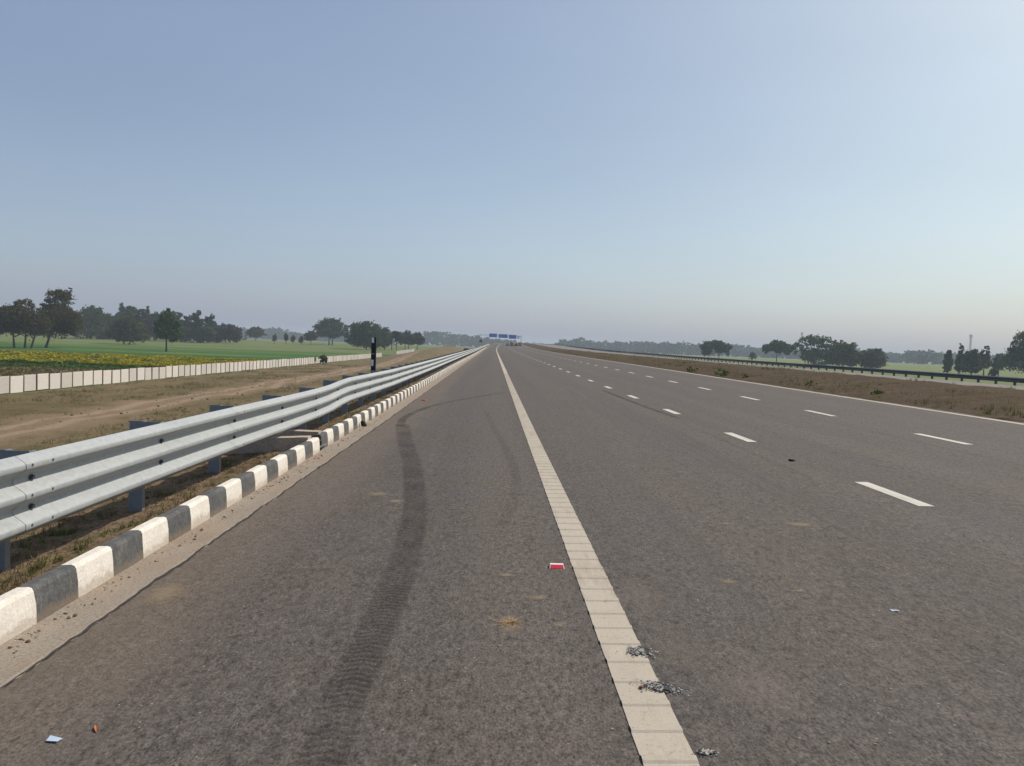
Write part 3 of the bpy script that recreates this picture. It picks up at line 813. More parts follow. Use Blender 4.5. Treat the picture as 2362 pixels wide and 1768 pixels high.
# ------------------------------------------------------------------ boundary wall of precast panels
WX = -42.6
def wz(y): return groundz(WX, y)
def panel_mesh(wd, hs=1.5, broken=None):
    s = MB(); n = 6; h = hs/n
    for k in range(n if broken is None else broken):
        s.box(-.025, .025, .0, wd, .02+k*h, (k+1)*h-.012)
        s.box(-.018, .018, .0, wd, (k+1)*h-.012, (k+1)*h+.02)
    o = s.build('panel', M['wall_white']); me = o.data; bpy.data.objects.remove(o); return me
PM = panel_mesh(1.83); PB = panel_mesh(1.83, 1.5, 2); PB3 = panel_mesh(1.83, 1.5, 4)
s = MB(); s.bbox(-.075, .075, -.075, .075, -.4, 1.54, .01); o = s.build('post', M['wall_post']); WPM = o.data; bpy.data.objects.remove(o)
wl = thing('boundary_wall', 'long low white precast panel wall along the field edge, with a broken stretch', 'wall', (WX, 50, wz(50)))
rest = MB(); i = 0; y = 52.; rw = random.Random(3); np_ = 0
def gap_at(y): return 181 < y < 187
while y < 292:
    z = wz(y); dz = rw.uniform(-.05, .05)
    if np_ < 98:
        o = inst(WPM, 'post', wl, (0, y-50, z-wz(50)))
        me = PM
        if 180 < y < 184: me = PB
        elif 184 < y < 189: me = PB3
        o = inst(me, 'panel', wl, (rw.uniform(-.02, .02), y-50+.085, z-wz(50)+dz)); o.rotation_euler = (rw.uniform(-.008, .008), rw.uniform(-.010, .010), 0); np_ += 1
    else:
        rest.box(-.07, .07, y-50-.07, y-50+.07, z-wz(50)-.3, z-wz(50)+1.54)
        rest.box(-.025, .025, y-50+.08, y-50+1.92, z-wz(50)+dz, z-wz(50)+1.5+dz, 1)
    y += 2.0
tag(rest.build('panel', [M['wall_post'], M['wall_white']], wl), kind='stuff')
w2 = thing('boundary_wall', 'short far stretch of white precast wall beyond the gap, near the dark trees', 'wall', (WX, 336, wz(336)))
y = 336
while y < 412:
    z = wz(y)-wz(336)
    inst(WPM, 'post', w2, (0, y-336, z)); inst(PM, 'panel', w2, (0, y-336+.085, z)); y += 2.0
# bush growing through the broken stretch comes with the plants below

# ------------------------------------------------------------------ vegetation
def leaf_cloud(s, blobs, n, size, rnd, m=0, clump=14, flatk=.8):
    """leaf-sized faces gathered in clumps through the blobs (cx,cy,cz,rx,ry,rz)"""
    vol = [b[3]*b[4]*b[5] for b in blobs]; tot = sum(v**.75 for v in vol)
    for b, v in zip(blobs, vol):
        nc = max(2, int(n/clump*(v**.75)/tot))
        for _ in range(nc):
            while True:
                d = Vector((rnd.uniform(-1, 1), rnd.uniform(-1, 1), rnd.uniform(-1, 1)))
                if .05 < d.length <= 1: break
            rr = d.length; d = d.normalized()*(rr**.55)
            cx, cy, cz = b[0]+d.x*b[3], b[1]+d.y*b[4], b[2]+d.z*b[5]
            cr = (b[3]+b[4]+b[5])/3*rnd.uniform(.14, .32)
            for _ in range(clump):
                p = Vector((cx+rnd.gauss(0, .5)*cr, cy+rnd.gauss(0, .5)*cr, cz+rnd.gauss(0, .42)*cr))
                sz = size*rnd.uniform(.6, 1.35)
                a = Vector((rnd.gauss(0, 1), rnd.gauss(0, 1), rnd.gauss(0, flatk))).normalized()
                c = a.orthogonal().normalized(); c.rotate(Matrix.Rotation(rnd.uniform(0, 6.28), 3, a)); e = a.cross(c)
                c *= sz*.5; e *= sz*.42
                s.poly([tuple(p-c), tuple(p+e*.9), tuple(p+c), tuple(p-e*.9)], m)

CROWNS = {
 # in units of half-width (x,y) and height (z)
 'round':   [(0, 0, .66, .70, .70, .30), (-.5, .1, .52, .5, .5, .24), (.5, -.1, .55, .5, .5, .25), (.1, .4, .5, .5, .5, .22), (-.1, -.45, .48, .5, .5, .2), (.15, 0, .80, .45, .45, .18)],
 'ragged':  [(-.35, 0, .50, .62, .6, .22), (.38, .1, .48, .58, .6, .24), (0, -.2, .66, .55, .5, .2), (-.45, .1, .72, .35, .35, .12), (.15, 0, .87, .32, .32, .12), (.55, 0, .66, .32, .3, .14), (-.75, 0, .55, .25, .25, .14), (.82, .1, .50, .2, .3, .2)],
 'tower':   [(-.1, 0, .38, .85, .8, .20), (.25, 0, .50, .7, .6, .20), (-.1, 0, .60, .6, .5, .12), (0, 0, .82, .48, .45, .16), (.12, .1, .90, .28, .3, .09), (.55, 0, .42, .42, .4, .22), (-.45, 0, .72, .2, .2, .10)],
 'umbrella':[(-.45, 0, .72, .5, .6, .14), (.4, 0, .74, .55, .6, .15), (0, .1, .83, .55, .6, .16), (-.78, 0, .60, .22, .3, .12), (.78, 0, .58, .2, .3, .14), (.1, -.3, .62, .4, .4, .12)],
 'spread':  [(-.65, 0, .60, .33, .4, .18), (-.35, 0, .80, .36, .4, .15), (.05, 0, .86, .38, .4, .14), (.45, 0, .78, .38, .4, .18), (.75, .1, .66, .25, .3, .16), (-.3, -.1, .40, .45, .5, .22), (.25, 0, .35, .5, .5, .26), (.3, .1, .6, .32, .3, .18)],
 'column':  [(0, 0, .30, .75, .75, .20), (.05, 0, .52, .9, .9, .25), (0, 0, .74, .75, .75, .22), (.05, 0, .90, .45, .45, .10)],
 'conifer': [(0, 0, .22, .85, .8, .12), (0, 0, .40, .75, .7, .16), (-.05, 0, .60, .5, .5, .16), (.02, 0, .80, .3, .3, .14), (0, 0, .93, .14, .14, .08)],
 'slim':    [(0, 0, .86, .42, .42, .13), (-.35, 0, .76, .5, .45, .12), (.4, 0, .70, .5, .45, .13), (0, .1, .62, .6, .5, .14), (.1, 0, .48, .35, .35, .10), (.25, 0, .40, .22, .2, .07)],
 'twin':    [(-.55, 0, .66, .42, .5, .24), (.45, 0, .68, .48, .5, .23), (0, 0, .80, .45, .45, .16), (-.62, 0, .40, .3, .3, .18), (.85, 0, .48, .14, .2, .22), (.2, .1, .52, .3, .3, .1)],
 'full':    [(0, 0, .62, .74, .7, .30), (-.5, 0, .42, .50, .5, .27), (.45, 0, .42, .55, .5, .28), (0, 0, .30, .72, .6, .18), (.15, 0, .82, .42, .4, .16), (-.3, .2, .72, .4, .4, .16)],
 'bush':    [(-.4, 0, .45, .55, .55, .40), (.35, .1, .48, .6, .55, .42), (0, 0, .62, .5, .5, .34), (.75, 0, .45, .25, .3, .35)],
 'layer':   [(-.3, 0, .80, .35, .35, .12), (.1, 0, .92, .22, .22, .09), (.2, 0, .62, .5, .4, .13), (-.35, .1, .5, .45, .4, .13), (.1, 0, .36, .6, .5, .16)],
}
def tree_mesh(kind, H, Wd, n, size, lm, seed, trunks=((0, 0, 0),), th=None):
    rnd = random.Random(seed); hw = Wd/2; s = MB(); blobs = []
    for (a, b, c, rx, ry, rz) in CROWNS[kind]:
        j = lambda k=.07: rnd.uniform(-k, k)
        blobs.append(((a+j())*hw, (b+j(.2))*hw, (c+j(.02))*H, rx*hw, ry*hw*.95, rz*H))
    # a few small outliers to break the outline
    for _ in range(7):
        b = rnd.choice(blobs); an = rnd.uniform(0, 6.28)
        blobs.append((b[0]+cos(an)*b[3]*.85, b[1]+sin(an)*b[4]*.6, b[2]+rnd.uniform(.1, .9)*b[5], b[3]*.28, b[4]*.28, b[5]*.3))
    leaf_cloud(s, blobs, int(n*2.1), size, rnd)
    o = s.build('crown', lm); crown = o.data; bpy.data.objects.remove(o)
    t = MB(); base_r = max(.10, H*.020)
    for (tx, lean, ty) in trunks:
        low = min(b[2]-b[5] for b in blobs); top = H*.72
        pts = [(tx*hw, ty*hw, -.3), (tx*hw+lean*.25*hw, ty*hw, low*.6+.2), (tx*hw+lean*.6*hw, ty*hw, H*.4), (tx*hw+lean*hw, ty*hw, top)]
        t.tube(pts, [base_r*1.25, base_r*.9, base_r*.6, base_r*.2], 7)
        for b in rnd.sample(blobs[:len(CROWNS[kind])], min(4, len(CROWNS[kind]))):
            st = Vector(pts[1]).lerp(Vector(pts[2]), rnd.uniform(.2, .9)); en = Vector((b[0], b[1], b[2]))
            md = st.lerp(en, .5)+Vector((0, 0, -.03*H))
            t.tube([tuple(st), tuple(md), tuple(en)], [base_r*.5, base_r*.32, base_r*.1], 5)
    o = t.build('trunk', M['bark']); tr = o.data; bpy.data.objects.remove(o)
    return crown, tr
def put_tree(crown, trunk, name, label, cat, loc, rz=0, group=None, sc=(1, 1, 1)):
    r = thing(name, label, cat, loc, rz, group); r.scale = sc
    inst(trunk, 'trunk', r, (0, 0, 0)); inst(crown, 'crown', r, (0, 0, 0)); return r
def tree_px(name, label, cat, px0, px1, ptop, pbase, kind, lm, n, seed, trunks=((0, 0, 0),), group=None, size=None, dist=None):
    """a tree standing on the land where the photograph shows its foot, at the size that makes it as tall as it looks"""
    pc = (px0+px1)/2; p = land(pc, pbase)
    if dist:
        d = px_ray(pc, pbase); d = d/d.y; p = Vector((d.x*dist, dist, 0)); p.z = groundz(p.x, p.y)
    d0 = p.y; top = px_ray(pc, ptop); H = CAM_H + top.z/top.y*d0 - p.z
    Wd = (px1-px0)/F_PX*d0*1.08
    c, t = tree_mesh(kind, H, Wd, n, size or max(.42, .0022*d0), lm, seed, trunks)
    print('TREE', name, round(p.x), round(p.y), round(p.z, 1), 'H', round(H, 1), 'W', round(Wd, 1))
    return put_tree(c, t, name, label, cat, p, 0, group)
FR = 'trees standing in the fields'
tree_px('tree', 'leafy olive tree at the left edge with a spreading crown on several trunks', 'tree', -12, 104, 690, 803, 'ragged', M['leaf_olive'], 6500, 11, ((-.2, -.1, 0), (.05, .1, .2), (.45, .35, -.1)), FR)
tree_px('tree', 'tallest tree on the left, with a brown tufted top and a leaning trunk', 'tree', 82, 186, 666, 803, 'tower', M['leaf_olive'], 6500, 12, ((-.5, .45, 0),), FR)
tree_px('tree', 'low dark tree cut by the left edge of the picture, behind the olive tree', 'tree', -60, 22, 712, 797, 'round', M['leaf_dark'], 3000, 13, ((0, 0, 0),), FR)
tree_px('tree', 'dark two-trunked tree before the wood on the left', 'tree', 250, 336, 731, 795, 'full', M['leaf_mid'], 3600, 14, ((-.15, 0, 0), (.12, .1, 0)), FR)
tree_px('tree', 'slender bright green tree on a thin bare trunk', 'tree', 358, 412, 709, 812, 'ragged', M['leaf_bright'], 2200, 15, ((-.05, 0, 0),), FR)
wood = [(176, 240, 706, 783, 'round', 'leaf_dark', 'dark rounded tree at the left end of the wood'),
        (222, 268, 722, 783, 'round', 'leaf_mid', 'green rounded tree in the wood right of the dark end tree'),
        (200, 246, 712, 782, 'layer', 'leaf_purple', 'greyish thin-leaved tree behind the left end of the wood'),
        (262, 296, 702, 784, 'conifer', 'leaf_dark', 'pointed dark tree rising above the two-trunked tree'),
        (284, 318, 705, 784, 'column', 'leaf_dark', 'upright dark tree just right of the pointed one'),
        (306, 344, 712, 784, 'tower', 'leaf_purple', 'brownish tree right of the upright dark pair'),
        (330, 350, 708, 784, 'conifer', 'leaf_dark', 'thin spire tree left of the slender green tree'),
        (338, 376, 721, 784, 'round', 'leaf_dark', 'low dark tree behind the slender green tree on its left'),
        (392, 432, 722, 784, 'layer', 'leaf_dark', 'dark tree behind the slender green tree on its right'),
        (418, 446, 728, 785, 'tower', 'leaf_purple', 'thin greyish tree in the middle of the wood'),
        (440, 470, 716, 786, 'layer', 'leaf_dark', 'tall tufted tree at the right part of the wood'),
        (470, 500, 726, 787, 'layer', 'leaf_dark', 'second tufted tree, a little lower, at the right part of the wood'),
        (488, 552, 746, 789, 'bush', 'leaf_purple', 'wide low dark bushy tree ending the wood on the right'),
        (452, 488, 752, 788, 'bush', 'leaf_dark', 'low dark bush below the tufted trees'),
        (366, 404, 716, 783, 'round', 'leaf_mid', 'rounded tree hidden behind the slender green tree')]
for i, (a, b, t_, bs, kd, lm, lb) in enumerate(wood):
    tree_px('tree', lb, 'tree', a-4, b+4, t_, bs, kd, M[lm], 2200, 30+i, ((0, 0, 0),), 'trees of the wood on the left', dist=430+ (i*37) % 60)
tree_px('tree', 'small round hazy tree alone right of the wood on the left', 'tree', 568, 610, 754, 784, 'round', M['leaf_mid'], 1000, 51, ((0, 0, 0),), FR, dist=590)
for k, (x, a, lb) in enumerate([(633, 768, 'leftmost of the four tiny far saplings'), (660, 766, 'second of the four tiny far saplings from the left'), (676, 770, 'third of the four tiny far saplings from the left'), (695, 774, 'rightmost of the four tiny far saplings')]):
    tree_px('sapling', lb, 'tree', x-5, x+5, a+3, 791, 'round', M['leaf_mid'], 200, 60+k, ((0, 0, 0),), 'small far saplings', dist=480)
tree_px('tree', 'small pale green tree at the left foot of the tall domed tree', 'tree', 701, 733, 763, 796, 'round', M['leaf_mid'], 900, 65, ((0, 0, 0),), FR, dist=500)
tree_px('tree', 'tall domed dark tree left of the striped post', 'tree', 727, 798, 733, 796, 'round', M['leaf_dark'], 3000, 66, ((-.1, 0, 0), (.1, 0, 0)), FR, dist=520)
tree_px('tree', 'broad dark tree directly behind the striped post', 'tree', 798, 892, 741, 807, 'full', M['leaf_dark'], 4200, 67, ((0, 0, 0),), FR)
tree_px('tree', 'narrow dark tree touching the broad tree on its right', 'tree', 872, 902, 756, 806, 'column', M['leaf_dark'], 1200, 68, ((0, 0, 0),), FR, dist=425)
tree_px('tree', 'olive green tree right of the broad dark tree', 'tree', 892, 926, 763, 806, 'twin', M['leaf_mid'], 1400, 69, ((-.3, 0, 0), (.3, 0, 0)), FR, dist=430)
tree_px('tree', 'bluish ragged tree in the row right of the striped post', 'tree', 920, 956, 762, 806, 'ragged', M['leaf_mid'], 1400, 70, ((-.2, 0, 0), (.2, 0, 0)), FR, dist=470)
tree_px('tree', 'last bluish tree of the row, next to the far white wall', 'tree', 946, 978, 766, 806, 'round', M['leaf_dark'], 1200, 71, ((0, 0, 0),), FR, dist=475)
# right side
tree_px('tree', 'wide dark tree on two trunks, first beyond the far guardrail from the road', 'tree', 1618, 1682, 785, 830, 'twin', M['leaf_dark'], 2600, 80, ((-.45, 0, 0), (.2, .1, 0)), FR, dist=470)
tree_px('tree', 'tiny tree between the two-trunked tree and the umbrella tree', 'tree', 1727, 1743, 812, 832, 'round', M['leaf_mid'], 350, 81, ((0, 0, 0),), FR, dist=480)
tree_px('tree', 'umbrella-shaped tree on a single clear trunk on the right', 'tree', 1760, 1822, 787, 836, 'umbrella', M['leaf_dark'], 2600, 82, ((0, 0, 0),), FR, dist=430)
tree_px('tree', 'largest spreading tree right of the umbrella-shaped tree, with gaps in its crown', 'tree', 1826, 1932, 775, 841, 'spread', M['leaf_dark'], 2600, 83, ((-.2, -.2, 0), (.1, .2, 0)), FR, dist=400)
tree_px('tree', 'dense dark tree right of the largest spreading tree', 'tree', 1908, 1984, 788, 846, 'full', M['leaf_dark'], 3600, 84, ((0, 0, 0),), FR, dist=385)
tree_px('tree', 'pale bare tree whose twigs show between the spreading and the dense tree', 'tree', 1925, 1960, 782, 842, 'slim', M['leaf_purple'], 260, 85, ((0, 0, 0),), FR, dist=420)
tree_px('tree', 'lower olive tree at the right end of the big clump', 'tree', 1976, 2042, 803, 849, 'full', M['leaf_mid'], 3000, 86, ((.2, 0, 0),), FR, dist=380)
tree_px('tree', 'slim columnar tree standing alone in the pale field on the right', 'tree', 2175, 2194, 806, 861, 'column', M['leaf_mid'], 1500, 87, ((0, 0, 0),), FR, dist=330)
tree_px('tree', 'pointed conifer-like tree left of the right-hand group', 'tree', 2200, 2224, 790, 858, 'conifer', M['leaf_dark'], 1300, 88, ((0, 0, 0),), FR, dist=340)
tree_px('tree', 'rounded dark tree in front of the right-hand mast', 'tree', 2219, 2262, 804, 862, 'full', M['leaf_dark'], 2600, 89, ((0, 0, 0),), FR, dist=330)
tree_px('tree', 'taller tree with a tufted top right of the right-hand mast', 'tree', 2255, 2282, 797, 863, 'ragged', M['leaf_mid'], 1700, 90, ((0, 0, 0),), FR, dist=335)
tree_px('tree', 'small bluish tree next to the tall tree at the right edge', 'tree', 2288, 2318, 815, 862, 'round', M['leaf_dark'], 1200, 91, ((0, 0, 0),), FR, dist=345)
tree_px('tree', 'tall dense tree cut by the right edge of the picture', 'tree', 2312, 2430, 766, 870, 'tower', M['leaf_dark'], 6500, 92, ((0, 0, 0),), FR, dist=300)
tree_px('bush', 'low bush below the tufted tree on the right', 'bush', 2280, 2300, 848, 868, 'bush', M['leaf_mid'], 500, 93, ((0, 0, 0),), FR, dist=300)

for k, (a, b, t_, bs, lb) in enumerate([(180, 236, 752, 789, 'low dark thicket at the left foot of the wood'), (232, 262, 755, 789, 'low thicket between the end of the wood and the two-trunked tree'), (318, 372, 748, 789, 'low thicket left of the slender green tree'), (384, 432, 750, 789, 'low thicket right of the slender green tree'), (424, 468, 754, 790, 'low thicket before the tufted trees')]):
    tree_px('bush', lb, 'bush', a-6, b+6, t_, bs, 'bush', M['leaf_dark' if k % 2 else 'leaf_mid'], 1300, 130+k, ((0, 0, 0),), 'thickets below the wood on the left', dist=425+k*5)
# far woods that read as one mass
def far_wood(name, label, pxs, dist, lm, seed, dense=1.0, dep=40):
    """pxs: (px, top px, dist) control points of the tree line"""
    rnd = random.Random(seed); s = MB()
    px = pxs[0][0]
    while px < pxs[-1][0]:
        d = lerp_tab([(a, c) for a, b, c in pxs], px) + rnd.uniform(0, dep)
        tp = lerp_tab([(a, b) for a, b, c in pxs], px) + rnd.uniform(-1.5, 4.)
        r = px_ray(px, tp); x = r.x/r.y*d; gz = groundz(x, d)
        H = max(3., CAM_H + r.z/r.y*d - gz)
        wdt = rnd.uniform(.28, .5)*min(H, 22)
        blobs = [(x, d, gz+H*.62, wdt, wdt, H*.34), (x+rnd.uniform(-1, 1)*wdt, d, gz+H*.3, wdt*1.1, wdt, H*.30), (x+rnd.uniform(-.5, .5)*wdt, d+2, gz+H*.88, wdt*.45, wdt*.45, H*.13)]
        leaf_cloud(s, blobs, int(150*dense), .0028*d, rnd, 0, 7)
        if rnd.random() < .4: s.tube([(x, d, gz-.3), (x, d, gz+H*.6)], [.25, .1], 5)
        px += rnd.uniform(.55, 1.1)*wdt/d*F_PX*.55
    return tag(s.build(name, lm), label, kind='stuff')
far_wood('distant_wood', 'hazy blue line of distant trees left of the road', [(520, 758, 1500), (640, 757, 1500), (700, 770, 1500), (760, 766, 1500), (880, 765, 1500), (960, 768, 1450), (1020, 762, 1400), (1031, 766, 1400), (1060, 772, 1400), (1100, 774, 1400), (1150, 783, 1450), (1200, 789, 1600)], 1500, M['leaf_dark'], 201, 1.1, 120)
far_wood('distant_wood', 'hazy line of distant trees behind the left field trees', [(-60, 735, 640), (100, 726, 640), (180, 724, 600), (330, 728, 600), (470, 742, 600), (552, 752, 640)], 600, M['leaf_dark'], 202, .9, 40)
far_wood('distant_wood', 'hazy blue line of distant trees right of the road', [(1286, 787, 1400), (1300, 784, 1400), (1325, 786, 1400), (1338, 779, 1400), (1350, 780, 1400), (1365, 787, 1400), (1480, 789, 1380), (1510, 791, 1350), (1580, 789, 1330), (1600, 794, 1330), (1700, 795, 1300), (1740, 800, 1300), (1800, 803, 1280), (1980, 810, 1200), (2085, 816, 1200), (2100, 808, 1000), (2165, 808, 1000), (2172, 815, 1200), (2440, 822, 1200)], 1300, M['leaf_dark'], 203, 1.5, 90)
far_wood('distant_wood', 'faintest tree line on the horizon between the road crest and the right wood', [(1205, 791, 2600), (1250, 794, 2600), (1300, 796, 2600)], 2600, M['leaf_dark'], 204, .8, 200)

# mustard field: plants with yellow heads, densely set
def crop(name, label, x0, x1, y0, y1, h, mats, n, seed, size, topm=0):
    rnd = random.Random(seed); s = MB()
    for _ in range(n):
        x, y = rnd.uniform(x0, x1), y0+(y1-y0)*rnd.random()
        if y < y0+6*(.5+mn.noise(Vector((x*.08, 0, 0)))) : continue
        gz = groundz(x, y)
        q = .5+.5*mn.noise(Vector((x*.12, y*.3, 2)))
        hh = h*(.75+.4*q)*rnd.uniform(.85, 1.1)
        for lvl in range(2):
            z = gz+hh*(1-.4*lvl); sz = size*rnd.uniform(.6, 1.3)
            a = rnd.uniform(0, 6.28); c = Vector((cos(a), sin(a), rnd.uniform(-.4, .4)))*sz; e = Vector((-sin(a)*.4, cos(a)*.4, rnd.uniform(.5, 1)))*sz*.8
            p = Vector((x, y, z))
            yellow = lvl == 0 and (mn.noise(Vector((x*.25, y*.4, 9))) > -.28)
            s.poly([tuple(p-c-e*.6), tuple(p+c-e*.5), tuple(p+c*.6+e*.5), tuple(p-c*.7+e*.6)], 0 if yellow else 1)
    tag(s.build(name, mats), label, kind='stuff')
crop('mustard_field', 'band of flowering yellow mustard beyond the white wall', -150, -44.5, 117, 166, 1.0, [M['mustard'], M['grass']], 52000, 7, .24)
crop('green_crop', 'strip of green crop between the wall and the mustard', -150, -44, 108, 118, .4, [M['grass'], M['grass']], 12000, 8, .22)

crop('stubble', 'strip of tan stubble and dry grass just beyond the white wall', -150, -47, 88, 109, .4, [M['drygrass'], M['drygrass']], 15000, 9, .22)

# grass tufts
def tufts(name, label, pts, mt, seed, h, n=9, kind='stuff'):
    rnd = random.Random(seed); s = MB()
    for (x, y, z, sc) in pts:
        for _ in range(n):
            a = rnd.uniform(0, 6.28); l = h*sc*rnd.uniform(.5, 1.2); bx, by = x+rnd.gauss(0, .35)*h*sc, y+rnd.gauss(0, .35)*h*sc
            ln = rnd.uniform(.2, .9)*l; w_ = .05*l+.0025
            s.poly([(bx-sin(a)*w_, by+cos(a)*w_, z-.02), (bx+sin(a)*w_, by-cos(a)*w_, z-.02), (bx+cos(a)*ln, by+sin(a)*ln, z+l)], 0)
    return tag(s.build(name, mt), label, kind=kind) if kind else s.build(name, mt)
rv = random.Random(77)
def vz(x, y): return E(y)+lerp_tab([(-8, -1.78), (-4.4, -.12), (-3.0, -.03), (-2.7, .03), (-2.5, .09)], x)
P1 = [];
for _ in range(9000):
    y = 1+rv.random()**1.6*45; x = -2.5-rv.random()**1.2*2.2
    if mn.noise(Vector((x*2.5, y*1.1, 3))) < -.05: continue
    P1.append((x, y, vz(x, y), rv.uniform(.5, 1.2)))
tufts('verge_grass', 'short dead grass on the verge behind the kerb', P1, M['drygrass'], 1, .05)
for _ in range(4200):
    y = 1.5+rv.random()**1.4*34; x = -3.05-rv.random()*2.2
    P1.append((x, y, vz(x, y), rv.uniform(.5, 1.5)))
P2 = [p for p in P1 if mn.noise(Vector((p[0]*3, p[1]*.8, 11))) > .34]
tufts('verge_grass', 'green grass patches on the verge behind the kerb', [(p[0]-.02, p[1]+.03, p[2], p[3]) for p in P2], M['grass'], 2, .045)
P3 = []
for _ in range(9000):
    y = 8+rv.random()**1.3*170; x = 12.3+rv.random()*6.8
    if mn.noise(Vector((x*.5, y*.22, 6))) < .10 - (.18 if x < 14.5 else 0): continue
    P3.append((x+XC(y), y, E(y)+lerp_tab([(11.95, .22), (12.3, .27), (14, .43), (17.3, .70), (18.8, .60)], x), rv.uniform(.5, 1.4)))
tufts('median_grass', 'thin dry grass on the median', P3[::3], M['drygrass'], 3, .13, 6)
P4 = [p for p in P3 if mn.noise(Vector((p[0]*.7, p[1]*.3, 21))) > .05]
tufts('median_grass', 'olive grass patches on the median', P4, M['grass'], 4, .11, 5)
P5 = []
for _ in range(16000):
    y = 28+rv.random()**1.3*150; x = -41.5+rv.random()*26
    if abs(x+27.3) < 3.2 and rv.random() < .93: continue
    if mn.noise(Vector((x*.22, y*.10, 16))) < -.02: continue
    P5.append((x, y, groundz(x, y)+.05, rv.uniform(.5, 1.5)))
tufts('dry_grass', 'patches of dry grass between the road and the white wall', P5, M['drygrass'], 5, .17, 6)
P6 = [p for p in P5 if mn.noise(Vector((p[0]*.4, p[1]*.2, 31))) > .18]
tufts('dry_grass', 'greener grass patches between the road and the white wall', P6, M['grass'], 6, .15, 5)
# green plants along the median edge
def plant(px, py, wpx, hpx, label, seed, gz=None):
    p = land(px, py); sz = wpx/F_PX*p.y; h = hpx/F_PX*p.y
    s = MB(); rnd = random.Random(seed)
    leaf_cloud(s, [(0, 0, h*.5, sz*.5, sz*.5, h*.55), (-sz*.3, 0, h*.35, sz*.3, sz*.4, h*.35), (sz*.32, .1, h*.4, sz*.3, sz*.3, h*.4)], 260, max(.05, .0016*p.y), rnd)
    o = s.build('weed_plant', M['leaf_bright']); o.location = p
    tag(o, label, 'plant', 'green weeds along the median')
plant(1598, 858, 26, 12, 'green weed on the median, farthest one of the row', 1)
plant(1662, 866, 24, 14, 'dark green weed on the median, left one of the close pair', 2)
plant(1674, 869, 22, 12, 'green weed on the median, right one of the close pair', 3)
plant(1721, 873, 16, 8, 'small green weed on the median right of the close pair', 4)
plant(1870, 892, 26, 13, 'green weed at the median edge above the white dashes', 5)
plant(2024, 913, 24, 12, 'nearest green weed on the median, on the right', 6)
# bush over the broken part of the wall
tree_px('bush', 'green bush pushing through the broken stretch of the white wall', 'bush', 738, 755, 818, 829, 'bush', M['leaf_bright'], 300, 95, ((0, 0, 0),), None, dist=184)

# ------------------------------------------------------------------ loose stones and soil
def scatter(name, label, pts, mt, seed):
    rnd = random.Random(seed); s = MB()
    for (x, y, z, r) in pts: s.lump((x, y, z+r*.25), r*rnd.uniform(.8, 1.3), r*rnd.uniform(.8, 1.3), r*rnd.uniform(.5, .8), rnd, 0, 5)
    return tag(s.build(name, mt), label, kind='stuff')
ps = []
for _ in range(1500):
    y = 2.2+rv.random()**1.5*26; x = -2.385+abs(rv.gauss(0, .07))
    if x > -2.1: continue
    ps.append((x, y, .02*x-.002, rv.choice([.003, .004, .005, .007, .010])*(1+y*.03)))
scatter('gravel', 'small stones lying in the gutter along the kerb', ps[:420], M['stone'], 1)
scatter('soil_clods', 'brown soil crumbs lying in the gutter along the kerb', ps[800:1250], M['clod'], 2)
ps = []
for _ in range(700):
    y = 1.5+rv.random()**1.5*30; x = -2.5-rv.random()*.9
    ps.append((x, y, vz(x, y), rv.choice([.006, .009, .012, .02])))
scatter('soil_clods', 'soil clods on the verge behind the kerb', ps, M['clod'], 3)
ps = []
for _ in range(260):
    y = 2.3+rv.random()**1.5*11; x = rv.uniform(-2.0, 4.5) if rv.random() < .6 else rv.gauss(-1.1, .5)
    if x < -2.05: continue
    ps.append((x, y, .02*x, rv.choice([.002, .003, .004, .006])))
scatter('gravel', 'tiny pale stones scattered on the asphalt', ps, M['stone'], 4)
ps = []
for _ in range(500):
    y = 25+rv.random()*130; x = -40+rv.random()*25
    ps.append((x, y, groundz(x, y), rv.choice([.03, .05, .07, .11])))
scatter('soil_clods', 'earth clods on the dry ground before the white wall', ps, M['clod'], 5)

# broken chips in the line edge
def chip(x, y, rx, ry, label, seed, a=0., n=90):
    rnd = random.Random(seed); s = MB(); z = .02*x
    pts = []
    for k in range(26):
        an = 2*pi*k/26; q = rnd.uniform(.55, 1.1); X, Y = cos(an)*rx*q, sin(an)*ry*q
        wx = x+X*cos(a)-Y*sin(a); pts.append((wx, y+X*sin(a)+Y*cos(a), z+(.0114 if wx < .84 else .0045)))
    s.poly(pts, 1)
    for _ in range(n*4):
        X, Y = rnd.gauss(0, .5)*rx, rnd.gauss(0, .5)*ry
        r = rnd.uniform(.0018, .0060)*(1 if rnd.random() < .8 else 1.4)
        s.lump((x+X*cos(a)-Y*sin(a), y+X*sin(a)+Y*cos(a), z+(.0100 if x+X*cos(a)-Y*sin(a) < .815 else .0035)), r, r, r*.5, rnd, rnd.choice([0, 0, 2, 1]), 5)
    tag(s.build('broken_patch', [M['chipstone'], M['tar'], M['stone']]), label, 'broken patch')
chip(.80, 3.735, .075, .055, 'upper of two broken grey stone patches biting into the cream edge line', 1)
chip(.815, 3.33, .085, .042, 'lower of two broken grey stone patches biting into the cream edge line', 2, -.4)
chip(.865, 2.79, .035, .022, 'smallest broken stone patch, by the line at the bottom of the picture', 3, 0, 26)
s = MB(); rnd = random.Random(4); s.lump((.72, 3.325, .024), .012, .014, .008, rnd, 0, 7)
tag(s.build('pebble', M['clod']), 'dark round pebble on the cream line beside the lower broken patch', 'pebble')

